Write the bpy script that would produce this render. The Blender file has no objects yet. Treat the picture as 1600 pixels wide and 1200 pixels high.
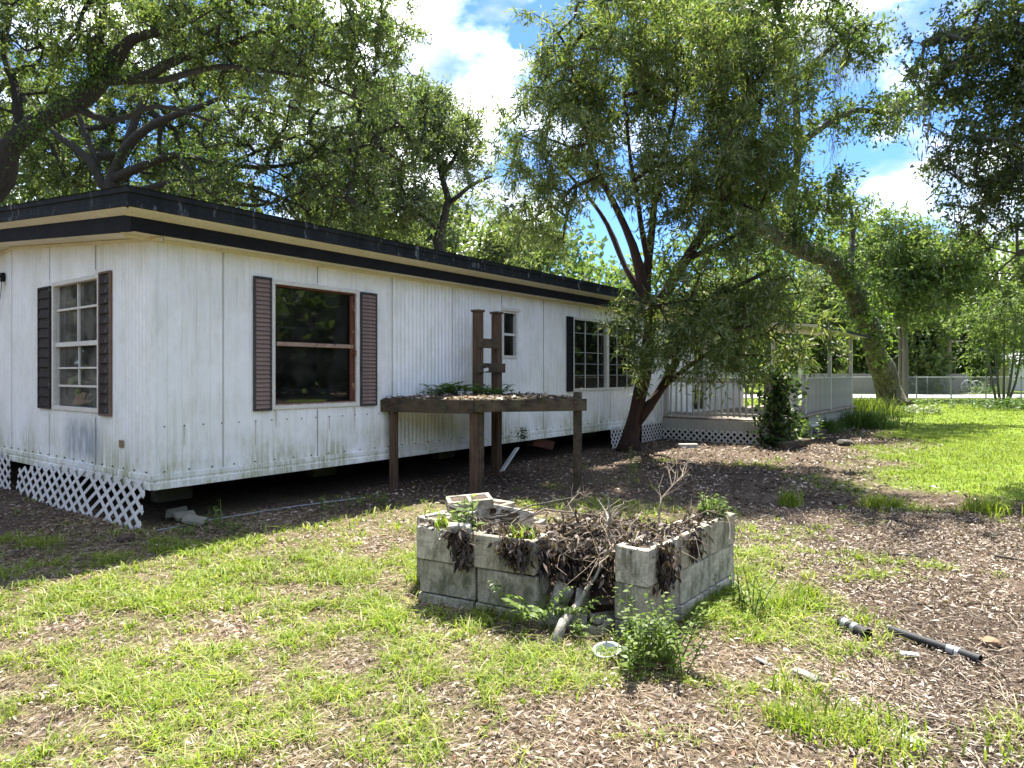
import bpy, bmesh, math, random
import numpy as np
from mathutils import Vector, Matrix
R = math.radians
PI = math.pi
random.seed(7)
rng = np.random.default_rng(7)
scene = bpy.context.scene
col = scene.collection

# ------------------------------------------------------------------ camera, sky, sun, exposure
EYE = 1.6
FPX = 1066.7
HOR = 584.0
cam_d = bpy.data.cameras.new('camera'); cam = bpy.data.objects.new('camera', cam_d); col.objects.link(cam)
cam.location = (0, 0, EYE); cam.rotation_euler = (R(90), 0, 0)
cam_d.sensor_width = 36; cam_d.lens = 24.0; cam_d.shift_y = -0.01
cam_d.clip_end = 2000; cam_d.clip_start = 0.05
scene.camera = cam

SUN_EL, SUN_AZ = 63.0, 10.0         # azimuth from +Y towards +X
world = bpy.data.worlds.new('World'); scene.world = world; world.use_nodes = True
wn = world.node_tree.nodes; wl = world.node_tree.links
for n in list(wn): wn.remove(n)
w_out = wn.new('ShaderNodeOutputWorld'); w_bg = wn.new('ShaderNodeBackground')
sky = wn.new('ShaderNodeTexSky'); sky.sky_type = 'NISHITA'; sky.sun_disc = False
sky.sun_elevation = R(SUN_EL); sky.sun_rotation = R(SUN_AZ)
sky.air_density = 0.8; sky.dust_density = 0.2; sky.ozone_density = 2.5
tc = wn.new('ShaderNodeTexCoord')
mp = wn.new('ShaderNodeMapping'); mp.inputs['Scale'].default_value = (2.6, 2.6, 4.6); mp.inputs['Location'].default_value = (1.4, 7.7, 3.3)
wl.new(tc.outputs['Generated'], mp.inputs['Vector'])
nz = wn.new('ShaderNodeTexNoise'); nz.inputs['Scale'].default_value = 1.5; nz.inputs['Detail'].default_value = 9; nz.inputs['Roughness'].default_value = 0.55
wl.new(mp.outputs['Vector'], nz.inputs['Vector'])
rp = wn.new('ShaderNodeValToRGB'); rp.color_ramp.elements[0].position = 0.47; rp.color_ramp.elements[1].position = 0.60
wl.new(nz.outputs['Fac'], rp.inputs['Fac'])
nz2 = wn.new('ShaderNodeTexNoise'); nz2.inputs['Scale'].default_value = 4.0; nz2.inputs['Detail'].default_value = 6
wl.new(mp.outputs['Vector'], nz2.inputs['Vector'])
rp2 = wn.new('ShaderNodeValToRGB')
rp2.color_ramp.elements[0].position = 0.42; rp2.color_ramp.elements[0].color = (2.6, 3.0, 3.6, 1)
rp2.color_ramp.elements[1].position = 0.68; rp2.color_ramp.elements[1].color = (12.5, 12.6, 12.8, 1)
wl.new(nz2.outputs['Fac'], rp2.inputs['Fac'])
sk = wn.new('ShaderNodeMixRGB'); sk.blend_type = 'MULTIPLY'; sk.inputs['Fac'].default_value = 1.0; sk.inputs['Color2'].default_value = (.40, .56, .80, 1)
wl.new(sky.outputs['Color'], sk.inputs['Color1'])
mx = wn.new('ShaderNodeMixRGB')
wl.new(rp.outputs['Color'], mx.inputs['Fac']); wl.new(sk.outputs['Color'], mx.inputs['Color1']); wl.new(rp2.outputs['Color'], mx.inputs['Color2'])
wl.new(mx.outputs['Color'], w_bg.inputs['Color']); w_bg.inputs['Strength'].default_value = 0.088
wl.new(w_bg.outputs['Background'], w_out.inputs['Surface'])

sun_d = bpy.data.lights.new('sun', 'SUN'); sun = bpy.data.objects.new('sun', sun_d); col.objects.link(sun)
sun_d.energy = 4.2; sun_d.angle = R(0.53); sun_d.color = (1.0, 0.95, 0.86)
sv = Vector((math.sin(R(SUN_AZ))*math.cos(R(SUN_EL)), math.cos(R(SUN_AZ))*math.cos(R(SUN_EL)), math.sin(R(SUN_EL))))
sun.rotation_euler = sv.to_track_quat('Z', 'Y').to_euler()
sun.location = sv*60
vs = scene.view_settings
vs.view_transform = 'Standard'; vs.look = 'None'; vs.gamma = 1.0; vs.use_curve_mapping = False
vs.exposure = 2.2
scene.cycles.max_bounces = 8; scene.cycles.diffuse_bounces = 4; scene.cycles.transparent_max_bounces = 8

# ------------------------------------------------------------------ helpers
def at(px, py, d):
    """point of the place seen in that direction, d metres ahead"""
    return Vector(((px-800)/FPX*d, d, EYE+(HOR-py)/FPX*d))
def gnd(px, py, z=0.0):
    d = (EYE-z)*FPX/(py-HOR)
    return Vector(((px-800)/FPX*d, d, z))

def tag(o, label=None, cat=None, group=None, kind=None):
    if label: o['label'] = label
    if cat: o['category'] = cat
    if group: o['group'] = group
    if kind: o['kind'] = kind
    return o
def empty(name, loc=(0, 0, 0), rz=0, label=None, cat=None, group=None):
    o = bpy.data.objects.new(name, None); col.objects.link(o); o.empty_display_size = .2
    o.location = loc; o.rotation_euler = (0, 0, rz)
    return tag(o, label, cat, group)
def link(name, me, parent=None):
    o = bpy.data.objects.new(name, me); col.objects.link(o)
    if parent: o.parent = parent
    return o
def np_mesh(name, verts, faces, mat, smooth=False):
    """verts (N,3), faces (M,k) numpy"""
    verts = np.asarray(verts, dtype=np.float32); faces = np.asarray(faces, dtype=np.int32)
    me = bpy.data.meshes.new(name)
    k = faces.shape[1]; m = faces.shape[0]
    me.vertices.add(len(verts)); me.vertices.foreach_set('co', verts.ravel())
    me.loops.add(m*k); me.loops.foreach_set('vertex_index', faces.ravel())
    me.polygons.add(m); me.polygons.foreach_set('loop_start', np.arange(0, m*k, k, dtype=np.int32))
    me.polygons.foreach_set('loop_total', np.full(m, k, dtype=np.int32))
    if smooth: me.polygons.foreach_set('use_smooth', np.ones(m, dtype=bool))
    me.update(calc_edges=True)
    if mat: me.materials.append(mat)
    return me

class MB:
    def __init__(s): s.v = []; s.f = []
    def face(s, pts):
        b = len(s.v); s.v += [tuple(p) for p in pts]; s.f.append(tuple(range(b, b+len(pts))))
    def box(s, x0, x1, y0, y1, z0, z1, m=None):
        b = len(s.v)
        P = [(x0,y0,z0),(x1,y0,z0),(x1,y1,z0),(x0,y1,z0),(x0,y0,z1),(x1,y0,z1),(x1,y1,z1),(x0,y1,z1)]
        if m is not None: P = [tuple(m @ Vector(p)) for p in P]
        s.v += P
        for q in ((0,3,2,1),(4,5,6,7),(0,1,5,4),(1,2,6,5),(2,3,7,6),(3,0,4,7)): s.f.append(tuple(b+i for i in q))
        return s
    def beam(s, a, c, w, h, up=(0, 0, 1)):
        a = Vector(a); c = Vector(c); d = (c-a); L = d.length; d.normalize()
        u = Vector(up)
        if abs(d.dot(u)) > .98: u = Vector((0, 1, 0))
        sx = d.cross(u).normalized(); uz = sx.cross(d)
        m = Matrix((( d.x, sx.x, uz.x, a.x),(d.y, sx.y, uz.y, a.y),(d.z, sx.z, uz.z, a.z),(0,0,0,1)))
        return s.box(0, L, -w/2, w/2, -h/2, h/2, m)
    def tube(s, pts, rad, n=6, cap=True, wob=0.0):
        pts = [Vector(p) for p in pts]
        if not hasattr(rad, '__len__'): rad = [rad]*len(pts)
        b = len(s.v); prev = None
        for i, p in enumerate(pts):
            t = (pts[min(i+1, len(pts)-1)]-pts[max(i-1, 0)])
            if t.length < 1e-6: t = Vector((0, 0, 1))
            t.normalize()
            if prev is None:
                r = t.orthogonal().normalized()
            else:
                r = (prev - t*prev.dot(t))
                r = r.normalized() if r.length > 1e-5 else t.orthogonal().normalized()
            prev = r; q = t.cross(r)
            for k in range(n):
                a = 2*PI*k/n
                rr = rad[i]*(1+random.uniform(-wob, wob))
                s.v.append(tuple(p + (r*math.cos(a)+q*math.sin(a))*rr))
        for i in range(len(pts)-1):
            for k in range(n):
                k2 = (k+1) % n
                s.f.append((b+i*n+k, b+i*n+k2, b+(i+1)*n+k2, b+(i+1)*n+k))
        if cap:
            s.f.append(tuple(b+k for k in range(n-1, -1, -1)))
            e = b+(len(pts)-1)*n
            s.f.append(tuple(e+k for k in range(n)))
        return s
    def extrude(s, prof, a0, a1, fn, closed=False):
        """profile points swept from a0 to a1; fn(p, a) -> 3D"""
        b = len(s.v); n = len(prof)
        for a in (a0, a1): s.v += [tuple(fn(p, a)) for p in prof]
        for i in range(n if closed else n-1):
            j = (i+1) % n
            s.f.append((b+i, b+j, b+n+j, b+n+i))
        return s
    def build(s, name, mat, parent=None, bevel=0, smooth=False, loc=None):
        me = bpy.data.meshes.new(name); me.from_pydata(s.v, [], s.f)
        if bevel or True:
            bm = bmesh.new(); bm.from_mesh(me)
            bmesh.ops.recalc_face_normals(bm, faces=bm.faces)
            if bevel:
                bmesh.ops.bevel(bm, geom=[e for e in bm.edges if len(e.link_faces) == 2 and e.calc_face_angle(0) > .6], offset=bevel, segments=1, affect='EDGES')
            bm.to_mesh(me); bm.free()
        if smooth:
            for p in me.polygons: p.use_smooth = True
        me.materials.append(mat)
        o = link(name, me, parent)
        if loc is not None: o.location = loc
        return o

# ------------------------------------------------------------------ materials
def base_mat(name):
    m = bpy.data.materials.new(name); m.use_nodes = True
    nt = m.node_tree; b = nt.nodes['Principled BSDF']
    return m, nt, b
def noise_node(nt, vec, scale, detail=6, rough=.6):
    n = nt.nodes.new('ShaderNodeTexNoise'); n.inputs['Scale'].default_value = scale; n.inputs['Detail'].default_value = detail; n.inputs['Roughness'].default_value = rough
    if vec is not None: nt.links.new(vec, n.inputs['Vector'])
    return n
def ramp(nt, fac, stops):
    r = nt.nodes.new('ShaderNodeValToRGB'); e = r.color_ramp.elements
    while len(e) < len(stops): e.new(.5)
    for i, (p, c) in enumerate(stops):
        e[i].position = p; e[i].color = (c, c, c, 1) if not hasattr(c, '__len__') else (c[0], c[1], c[2], 1)
    nt.links.new(fac, r.inputs['Fac']); return r
def mixc(nt, fac, a, b, mode='MIX'):
    m = nt.nodes.new('ShaderNodeMixRGB'); m.blend_type = mode
    for sck, v in ((m.inputs['Fac'], fac), (m.inputs['Color1'], a), (m.inputs['Color2'], b)):
        if hasattr(v, 'links'): nt.links.new(v, sck)
        elif hasattr(v, '__len__'): sck.default_value = (v[0], v[1], v[2], 1)
        else: sck.default_value = v
    return m.outputs['Color']
def coords(nt, scale=(1, 1, 1), which='Object'):
    t = nt.nodes.new('ShaderNodeTexCoord'); m = nt.nodes.new('ShaderNodeMapping'); m.inputs['Scale'].default_value = scale
    nt.links.new(t.outputs[which], m.inputs['Vector']); return m.outputs['Vector']
def bump(nt, b, h, strength=.3, dist=.02):
    n = nt.nodes.new('ShaderNodeBump'); n.inputs['Strength'].default_value = strength; n.inputs['Distance'].default_value = dist
    nt.links.new(h, n.inputs['Height']); nt.links.new(n.outputs['Normal'], b.inputs['Normal'])
def worn(name, c1, c2, scale=4, stretch=(1, 1, 1), rough=.75, c3=None, lim=(.35, .65), lim3=(.55, .7), bmp=.25, metallic=0, spec=.4, fine=40, dist=.01, pits=0):
    """two tone worn surface plus a third colour in patches of its own"""
    m, nt, b = base_mat(name)
    v = coords(nt, stretch)
    n1 = noise_node(nt, v, scale, 8, .65); r1 = ramp(nt, n1.outputs['Fac'], [(lim[0], 0.0), (lim[1], 1.0)])
    c = mixc(nt, r1.outputs['Color'], c1, c2)
    if c3 is not None:
        n2 = noise_node(nt, coords(nt, (stretch[0]*.7+.2, stretch[1]*.7+.2, stretch[2]*.7)), scale*1.7, 9, .7)
        r2 = ramp(nt, n2.outputs['Fac'], [(lim3[0], 0.0), (lim3[1], 1.0)])
        c = mixc(nt, r2.outputs['Color'], c, c3)
    nf = noise_node(nt, v, fine, 4, .7); rf = ramp(nt, nf.outputs['Fac'], [(.2, .72), (.8, 1.15)])
    c = mixc(nt, 1.0, c, rf.outputs['Color'], 'MULTIPLY')
    if pits:
        vo = nt.nodes.new('ShaderNodeTexVoronoi'); vo.inputs['Scale'].default_value = pits; nt.links.new(v, vo.inputs['Vector'])
        rv = ramp(nt, vo.outputs['Distance'], [(.05, .45), (.30, 1.0)]); n9 = noise_node(nt, v, pits*.35, 5, .75); r9 = ramp(nt, n9.outputs['Fac'], [(.32, .62), (.68, 1.25)])
        c = mixc(nt, .8, c, rv.outputs['Color'], 'MULTIPLY'); c = mixc(nt, 1.0, c, r9.outputs['Color'], 'MULTIPLY')
    nt.links.new(c, b.inputs['Base Color'])
    b.inputs['Roughness'].default_value = rough; b.inputs['Metallic'].default_value = metallic; b.inputs['Specular IOR Level'].default_value = spec
    if bmp: bump(nt, b, nf.outputs['Fac'], bmp, dist)
    return m
def leaf_mat(name, stops, trans=.42, gloss=.05, rough=.5, back=None):
    """leaf: diffuse + translucent + faint gloss, its colour differing from leaf to leaf"""
    m = bpy.data.materials.new(name); m.use_nodes = True; nt = m.node_tree
    for n in list(nt.nodes): nt.nodes.remove(n)
    out = nt.nodes.new('ShaderNodeOutputMaterial'); g = nt.nodes.new('ShaderNodeNewGeometry')
    r = ramp(nt, g.outputs['Random Per Island'], stops)
    big = noise_node(nt, coords(nt), .9, 3); rb = ramp(nt, big.outputs['Fac'], [(.3, .78), (.7, 1.2)])
    c = mixc(nt, 1.0, r.outputs['Color'], rb.outputs['Color'], 'MULTIPLY')
    d = nt.nodes.new('ShaderNodeBsdfDiffuse'); t = nt.nodes.new('ShaderNodeBsdfTranslucent'); gl = nt.nodes.new('ShaderNodeBsdfGlossy')
    gl.inputs['Roughness'].default_value = rough
    tcol = mixc(nt, 1.0, c, (1.25, 1.35, .7), 'MULTIPLY')
    nt.links.new(c, d.inputs['Color']); nt.links.new(tcol, t.inputs['Color'])
    m1 = nt.nodes.new('ShaderNodeMixShader'); m1.inputs['Fac'].default_value = trans
    nt.links.new(d.outputs[0], m1.inputs[1]); nt.links.new(t.outputs[0], m1.inputs[2])
    m2 = nt.nodes.new('ShaderNodeMixShader'); m2.inputs['Fac'].default_value = gloss
    nt.links.new(m1.outputs[0], m2.inputs[1]); nt.links.new(gl.outputs[0], m2.inputs[2])
    nt.links.new(m2.outputs[0], out.inputs['Surface'])
    return m

def siding_mat(name, tint=(.78, .80, .78), patch=None):
    """white painted metal with grey wash, green algae low down and in runs"""
    m, nt, b = base_mat(name)
    v = coords(nt, (1.6, 1.6, .35))
    n1 = noise_node(nt, v, 2.2, 8, .6); r1 = ramp(nt, n1.outputs['Fac'], [(.35, 0.0), (.7, .55)])
    c = mixc(nt, r1.outputs['Color'], tint, (.77, .795, .79))
    vs_ = coords(nt, (14, 14, .5)); n2 = noise_node(nt, vs_, 1.0, 7, .65); r2 = ramp(nt, n2.outputs['Fac'], [(.52, 0.0), (.80, .26)])
    c = mixc(nt, r2.outputs['Color'], c, (.60, .62, .55))
    n3 = noise_node(nt, coords(nt, (1.1, 1.1, .8)), 1.3, 9, .72); r3 = ramp(nt, n3.outputs['Fac'], [(.42, 0.0), (.58, 1.0)])
    n4 = noise_node(nt, coords(nt, (20, 20, 1.2)), 1.0, 6, .7); r4 = ramp(nt, n4.outputs['Fac'], [(.34, 0.0), (.56, 1.0)])
    al = mixc(nt, 1.0, r3.outputs['Color'], r4.outputs['Color'], 'MULTIPLY')
    # algae keeps to the damp foot of the wall
    sx = nt.nodes.new('ShaderNodeSeparateXYZ'); nt.links.new(coords(nt), sx.inputs[0])
    rz_ = ramp(nt, sx.outputs['Z'], [(.45, 1.0), (.95, .35), (1.0, .30)]); al = mixc(nt, 1.0, al, rz_.outputs['Color'], 'MULTIPLY')
    c = mixc(nt, al, c, (.36, .38, .22))
    n5 = noise_node(nt, coords(nt, (30, 30, 30)), 1.0, 3); r5 = ramp(nt, n5.outputs['Fac'], [(.70, 0.0), (.76, .8)])
    c = mixc(nt, r5.outputs['Color'], c, (.30, .27, .22))
    if patch:
        msk = None
        for ax, lo, hi in patch:
            for edge, sg in ((lo, 1), (hi, -1)):
                mr = nt.nodes.new('ShaderNodeMapRange'); mr.inputs['From Min'].default_value = edge-sg*.05; mr.inputs['From Max'].default_value = edge+sg*.18
                nt.links.new(sx.outputs[ax], mr.inputs['Value'])
                msk = mr.outputs['Result'] if msk is None else mixc(nt, 1.0, msk, mr.outputs['Result'], 'MULTIPLY')
        npn = noise_node(nt, coords(nt, (9, 9, 1.5)), 1.5, 6, .7); rpn = ramp(nt, npn.outputs['Fac'], [(.30, 0.15), (.55, .85)])
        c = mixc(nt, mixc(nt, 1.0, msk, rpn.outputs['Color'], 'MULTIPLY'), c, (.27, .31, .34))
    nt.links.new(c, b.inputs['Base Color']); b.inputs['Roughness'].default_value = .55; b.inputs['Specular IOR Level'].default_value = .35
    n6 = noise_node(nt, coords(nt, (1, 1, 1)), 3, 4); bump(nt, b, n6.outputs['Fac'], .4, .05)
    return m
def glass_mat(name, tint=(.50, .53, .51), dirt=.03):
    m = bpy.data.materials.new(name); m.use_nodes = True; nt = m.node_tree
    for n in list(nt.nodes): nt.nodes.remove(n)
    out = nt.nodes.new('ShaderNodeOutputMaterial')
    tr = nt.nodes.new('ShaderNodeBsdfTransparent'); tr.inputs['Color'].default_value = (*tint, 1)
    gl = nt.nodes.new('ShaderNodeBsdfGlossy'); gl.inputs['Roughness'].default_value = .02
    fr = nt.nodes.new('ShaderNodeFresnel'); fr.inputs['IOR'].default_value = 1.5
    df = nt.nodes.new('ShaderNodeBsdfDiffuse'); df.inputs['Color'].default_value = (.45, .44, .40, 1)
    m1 = nt.nodes.new('ShaderNodeMixShader'); nt.links.new(fr.outputs[0], m1.inputs[0]); nt.links.new(tr.outputs[0], m1.inputs[1]); nt.links.new(gl.outputs[0], m1.inputs[2])
    m2 = nt.nodes.new('ShaderNodeMixShader')
    n = noise_node(nt, coords(nt), 3, 6); r = ramp(nt, n.outputs['Fac'], [(.4, dirt*.3), (.75, dirt*1.8)])
    nt.links.new(r.outputs['Color'], m2.inputs[0]); nt.links.new(m1.outputs[0], m2.inputs[1]); nt.links.new(df.outputs[0], m2.inputs[2])
    nt.links.new(m2.outputs[0], out.inputs['Surface'])
    return m

MT = {}
MT['siding'] = siding_mat('white_siding', (.87, .875, .855))
MT['siding_end'] = siding_mat('white_siding_end', (.85, .87, .845), (('Y', 1.15, 2.25), ('Z', .52, 1.12)))
MT['soffit'] = worn('soffit_cream', (.80, .76, .60), (.70, .66, .50), 2, (1, 1, 1), .7, bmp=.1)
MT['fascia'] = worn('black_fascia', (.010, .012, .012), (.024, .027, .028), 3, (2, 2, .3), .75, (.30, .32, .33), (.3, .7), (.56, .76), bmp=.15, spec=.12)
MT['band'] = worn('black_band', (.010, .010, .011), (.016, .016, .018), 3, (1, 1, 1), .8, bmp=0, spec=.15)
MT['roof'] = worn('roof_sheet', (.30, .30, .29), (.42, .42, .40), 2, (1, 1, 1), .6)
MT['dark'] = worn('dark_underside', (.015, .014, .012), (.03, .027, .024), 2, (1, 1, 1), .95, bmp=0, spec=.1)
MT['room'] = worn('room_panelling', (.07, .055, .04), (.12, .10, .08), 2, (3, 3, .3), .8, bmp=0)
MT['lattice'] = worn('white_lattice', (.70, .69, .66), (.58, .57, .54), 3, (1, 1, 1), .6, (.36, .37, .27), (.3, .7), (.58, .75), bmp=.1)
MT['trim'] = worn('cream_trim', (.74, .73, .66), (.60, .58, .52), 5, (1, 1, 1), .55, (.33, .20, .12), (.3, .7), (.66, .74), bmp=.1)
MT['rust'] = worn('rust_brown', (.16, .055, .028), (.09, .035, .02), 9, (1, 1, 1), .85, (.45, .30, .20), (.3, .7), (.58, .7))
MT['shutter_red'] = worn('faded_red_shutter', (.25, .170, .140), (.185, .130, .108), 4, (1, 1, .6), .75, (.10, .085, .08), (.3, .7), (.60, .72))
MT['shutter_rim'] = worn('charcoal_rim', (.035, .032, .032), (.06, .055, .052), 6, (1, 1, 1), .7)
MT['shutter_black'] = worn('peeling_black_shutter', (.018, .016, .015), (.045, .036, .03), 4, (1, 1, .8), .85, (.46, .42, .36), (.3, .7), (.60, .66), bmp=.4)
MT['shutter_wood'] = worn('bare_shutter_wood', (.20, .13, .09), (.12, .08, .06), 6, (1, 1, .2), .85)
MT['tanrail'] = worn('tan_rust_rail', (.40, .29, .22), (.28, .18, .13), 7, (1, 1, 1), .7, (.13, .05, .03), (.3, .7), (.52, .64))
MT['rustrun'] = worn('rust_run', (.48, .38, .28), (.66, .62, .55), 20, (1, 1, .2), .8, bmp=0)
MT['seam'] = worn('grey_seam', (.42, .43, .41), (.32, .33, .31), 5, bmp=0)
MT['glass'] = glass_mat('dark_window_glass')
MT['glass_end'] = glass_mat('dusty_window_glass', (.75, .76, .72), .16)
MT['blind'] = worn('grey_blind', (.50, .47, .40), (.38, .35, .29), 3, (1, 1, 1), .9, bmp=0)
MT['timber'] = worn('dark_wet_timber', (.035, .026, .017), (.105, .076, .046), 2.4, (2.5, 2.5, 3.5), .9, (.080, .090, .035), (.38, .62), (.52, .66), bmp=.6)
MT['timber_l'] = worn('brown_timber', (.085, .050, .030), (.15, .088, .052), 3, (8, 8, .7), .85, (.030, .025, .018), (.3, .7), (.48, .66), bmp=.5)
MT['timber_w'] = worn('weathered_white_wood', (.50, .49, .445), (.37, .355, .315), 4, (4, 4, .6), .75, (.26, .23, .17), (.3, .7), (.60, .74), bmp=.3)
MT['deckwood'] = worn('deck_board_wood', (.22, .18, .14), (.32, .27, .22), 3, (.6, 6, 1), .85)
MT['concrete'] = worn('old_concrete', (.42, .40, .34), (.31, .30, .25), 5, (1, 1, .7), .92, (.13, .135, .095), (.3, .7), (.55, .72), bmp=.7, fine=90, dist=.006)
MT['concrete_p'] = worn('pier_concrete', (.22, .21, .15), (.15, .145, .11), 4, (1, 1, 1), .92, bmp=.4)
MT['bark_oak'] = worn('oak_bark', (.058, .051, .039), (.026, .023, .017), 5, (3, 3, .7), .95, (.055, .070, .026), (.32, .66), (.58, .72), bmp=1.0, fine=16, dist=.05)
MT['bark_oakl'] = worn('pale_oak_bark', (.165, .145, .11), (.055, .048, .035), 2.2, (2.2, 2.2, .6), .95, (.27, .26, .20), (.38, .60), (.55, .66), bmp=1.0, fine=7, dist=.15)  # paler grey-brown bark, the leaning oak's own colour
MT['bark_red'] = worn('dark_red_bark', (.085, .045, .032), (.035, .022, .017), 5, (4, 4, .6), .95, (.17, .10, .07), (.32, .66), (.62, .75), bmp=1.0, fine=22, dist=.03)
MT['bark_grey'] = worn('grey_bark', (.15, .14, .115), (.075, .07, .055), 5, (3, 3, .7), .95, bmp=.8, fine=16, dist=.04)
MT['leaf_bottle'] = leaf_mat('narrow_leaf', [(0, (.060, .098, .024)), (.5, (.12, .158, .042)), (.82, (.185, .215, .070)), (1, (.24, .24, .12))], .52, .04)
MT['leaf_oak'] = leaf_mat('oak_leaf', [(0, (.055, .088, .022)), (.55, (.095, .138, .032)), (.9, (.15, .185, .055)), (1, (.20, .21, .10))], .5, .04)
MT['leaf_oakd'] = leaf_mat('dark_oak_leaf', [(0, (.042, .068, .019)), (.6, (.072, .105, .028)), (1, (.125, .15, .05))], .45, .045)
MT['leaf_far'] = leaf_mat('bright_leaf', [(0, (.062, .102, .028)), (.5, (.105, .155, .042)), (1, (.18, .22, .075))], .52, .03)
MT['leaf_far2'] = leaf_mat('pale_leaf', [(0, (.07, .10, .036)), (.5, (.115, .15, .052)), (1, (.18, .21, .09))], .5, .04)
MT['leaf_fern'] = leaf_mat('fern_leaf', [(0, (.045, .095, .018)), (1, (.10, .165, .03))], .45, .03)
MT['leaf_weed'] = leaf_mat('weed_leaf', [(0, (.085, .145, .022)), (.6, (.14, .21, .035)), (1, (.22, .28, .07))], .5, .02)
MT['leaf_ivy'] = leaf_mat('ivy_leaf', [(0, (.022, .045, .013)), (.7, (.055, .095, .022)), (1, (.13, .17, .05))], .35, .025)
MT['moss'] = leaf_mat('grey_moss', [(0, (.13, .13, .10)), (1, (.24, .235, .19))], .3, 0.0)
MT['grass'] = leaf_mat('grass_blade', [(0, (.12, .19, .016)), (.45, (.19, .265, .026)), (.78, (.27, .32, .045)), (.93, (.36, .35, .12)), (1, (.42, .36, .22))], .42, .02)
MT['lawn'] = leaf_mat('lawn_blade', [(0, (.10, .16, .018)), (.5, (.175, .235, .028)), (1, (.28, .31, .055))], .42, .02)
MT['straw'] = leaf_mat('straw', [(0, (.15, .10, .065)), (.5, (.28, .21, .13)), (1, (.44, .36, .24))], .2, .03)
MT['litter'] = leaf_mat('dead_leaf', [(0, (.060, .042, .033)), (.4, (.15, .108, .082)), (.75, (.28, .215, .165)), (.965, (.50, .43, .35)), (1, (.26, .09, .04))], .15, .03)
MT['litter_d'] = leaf_mat('mulch_chip', [(0, (.034, .024, .018)), (.38, (.105, .076, .056)), (.66, (.21, .160, .122)), (.86, (.38, .31, .25)), (1, (.60, .53, .45))], .10, .02)
MT['dead'] = leaf_mat('dead_vine_leaf', [(0, (.028, .020, .017)), (.6, (.070, .050, .042)), (1, (.20, .155, .125))], .15, .03)
MT['twig'] = worn('pale_twig', (.30, .245, .18), (.15, .115, .08), 9, (1, 1, 1), .9)
MT['lichen'] = worn('lichen_log', (.34, .33, .27), (.20, .17, .13), 8, (1, 1, 1), .95, (.47, .48, .40), (.3, .7), (.52, .62), bmp=.8)
MT['stem'] = worn('green_stem', (.09, .13, .03), (.13, .15, .05), 6)
MT['black_plastic'] = worn('black_pipe', (.018, .019, .02), (.03, .031, .033), 6, (1, 1, 1), .65, (.16, .15, .13), (.3, .7), (.62, .8), bmp=.1, spec=.25)
MT['white_paint'] = worn('white_paint', (.76, .76, .74), (.60, .60, .57), 7, (1, 1, 1), .6, (.33, .27, .2), (.3, .7), (.62, .75))
MT['porcelain'] = worn('chalky_bowl', (.55, .58, .58), (.42, .45, .45), 6, (1, 1, 1), .35, bmp=.05)
MT['bowl_dark'] = worn('dull_bowl_side', (.10, .105, .105), (.16, .165, .165), 6, (1, 1, 1), .6)
MT['stone'] = worn('tan_stone', (.30, .20, .11), (.20, .13, .075), 9, (1, 1, 1), .9, bmp=.6)
MT['galv'] = worn('galvanised_metal', (.38, .39, .40), (.28, .29, .30), 7, (1, 1, 1), .5, metallic=.5, bmp=.05)
MT['asphalt'] = worn('pale_road', (.40, .39, .37), (.33, .32, .31), 2, (1, 1, 1), .9, bmp=.2)
MT['fencewood'] = worn('grey_fence_wood', (.27, .255, .235), (.18, .17, .155), 4, (3, 3, .6), .9)
MT['pole'] = worn('pole_wood', (.19, .165, .13), (.13, .11, .085), 4, (3, 3, .4), .9)
MT['house_w'] = worn('pale_house_wall', (.62, .60, .56), (.52, .50, .46), 2)
MT['shingle'] = worn('pale_shingle', (.40, .38, .35), (.30, .285, .26), 5)
MT['soil'] = worn('dark_soil', (.055, .038, .026), (.10, .07, .05), 8, bmp=.6, rough=1.0)
MT['red_rag'] = worn('red_brown_insulation', (.20, .07, .05), (.10, .05, .04), 6, rough=.95)

# ------------------------------------------------------------------ ground cover masks (world metres)
def vnoise(x, y, s, seed=0):
    """smooth value noise 0..1, numpy"""
    x = np.asarray(x)*s+seed*17.31; y = np.asarray(y)*s+seed*9.77
    xi = np.floor(x).astype(np.int64); yi = np.floor(y).astype(np.int64); fx = x-xi; fy = y-yi
    fx = fx*fx*(3-2*fx); fy = fy*fy*(3-2*fy)
    def h(a, b):
        n = (a*374761393+b*668265263+seed*1442695) & 0xFFFFFFFF
        n = ((n ^ (n >> 13))*1274126177) & 0xFFFFFFFF
        return ((n ^ (n >> 16)) & 0xFFFF)/65535.0
    return (h(xi, yi)*(1-fx)+h(xi+1, yi)*fx)*(1-fy)+(h(xi, yi+1)*(1-fx)+h(xi+1, yi+1)*fx)*fy
def fbm(x, y, s, seed=0):
    return .5*vnoise(x, y, s, seed)+.3*vnoise(x, y, s*2.1, seed+1)+.2*vnoise(x, y, s*4.3, seed+2)
def sstep(a, b, x): 
    t = np.clip((x-a)/(b-a), 0, 1); return t*t*(3-2*t)
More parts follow.
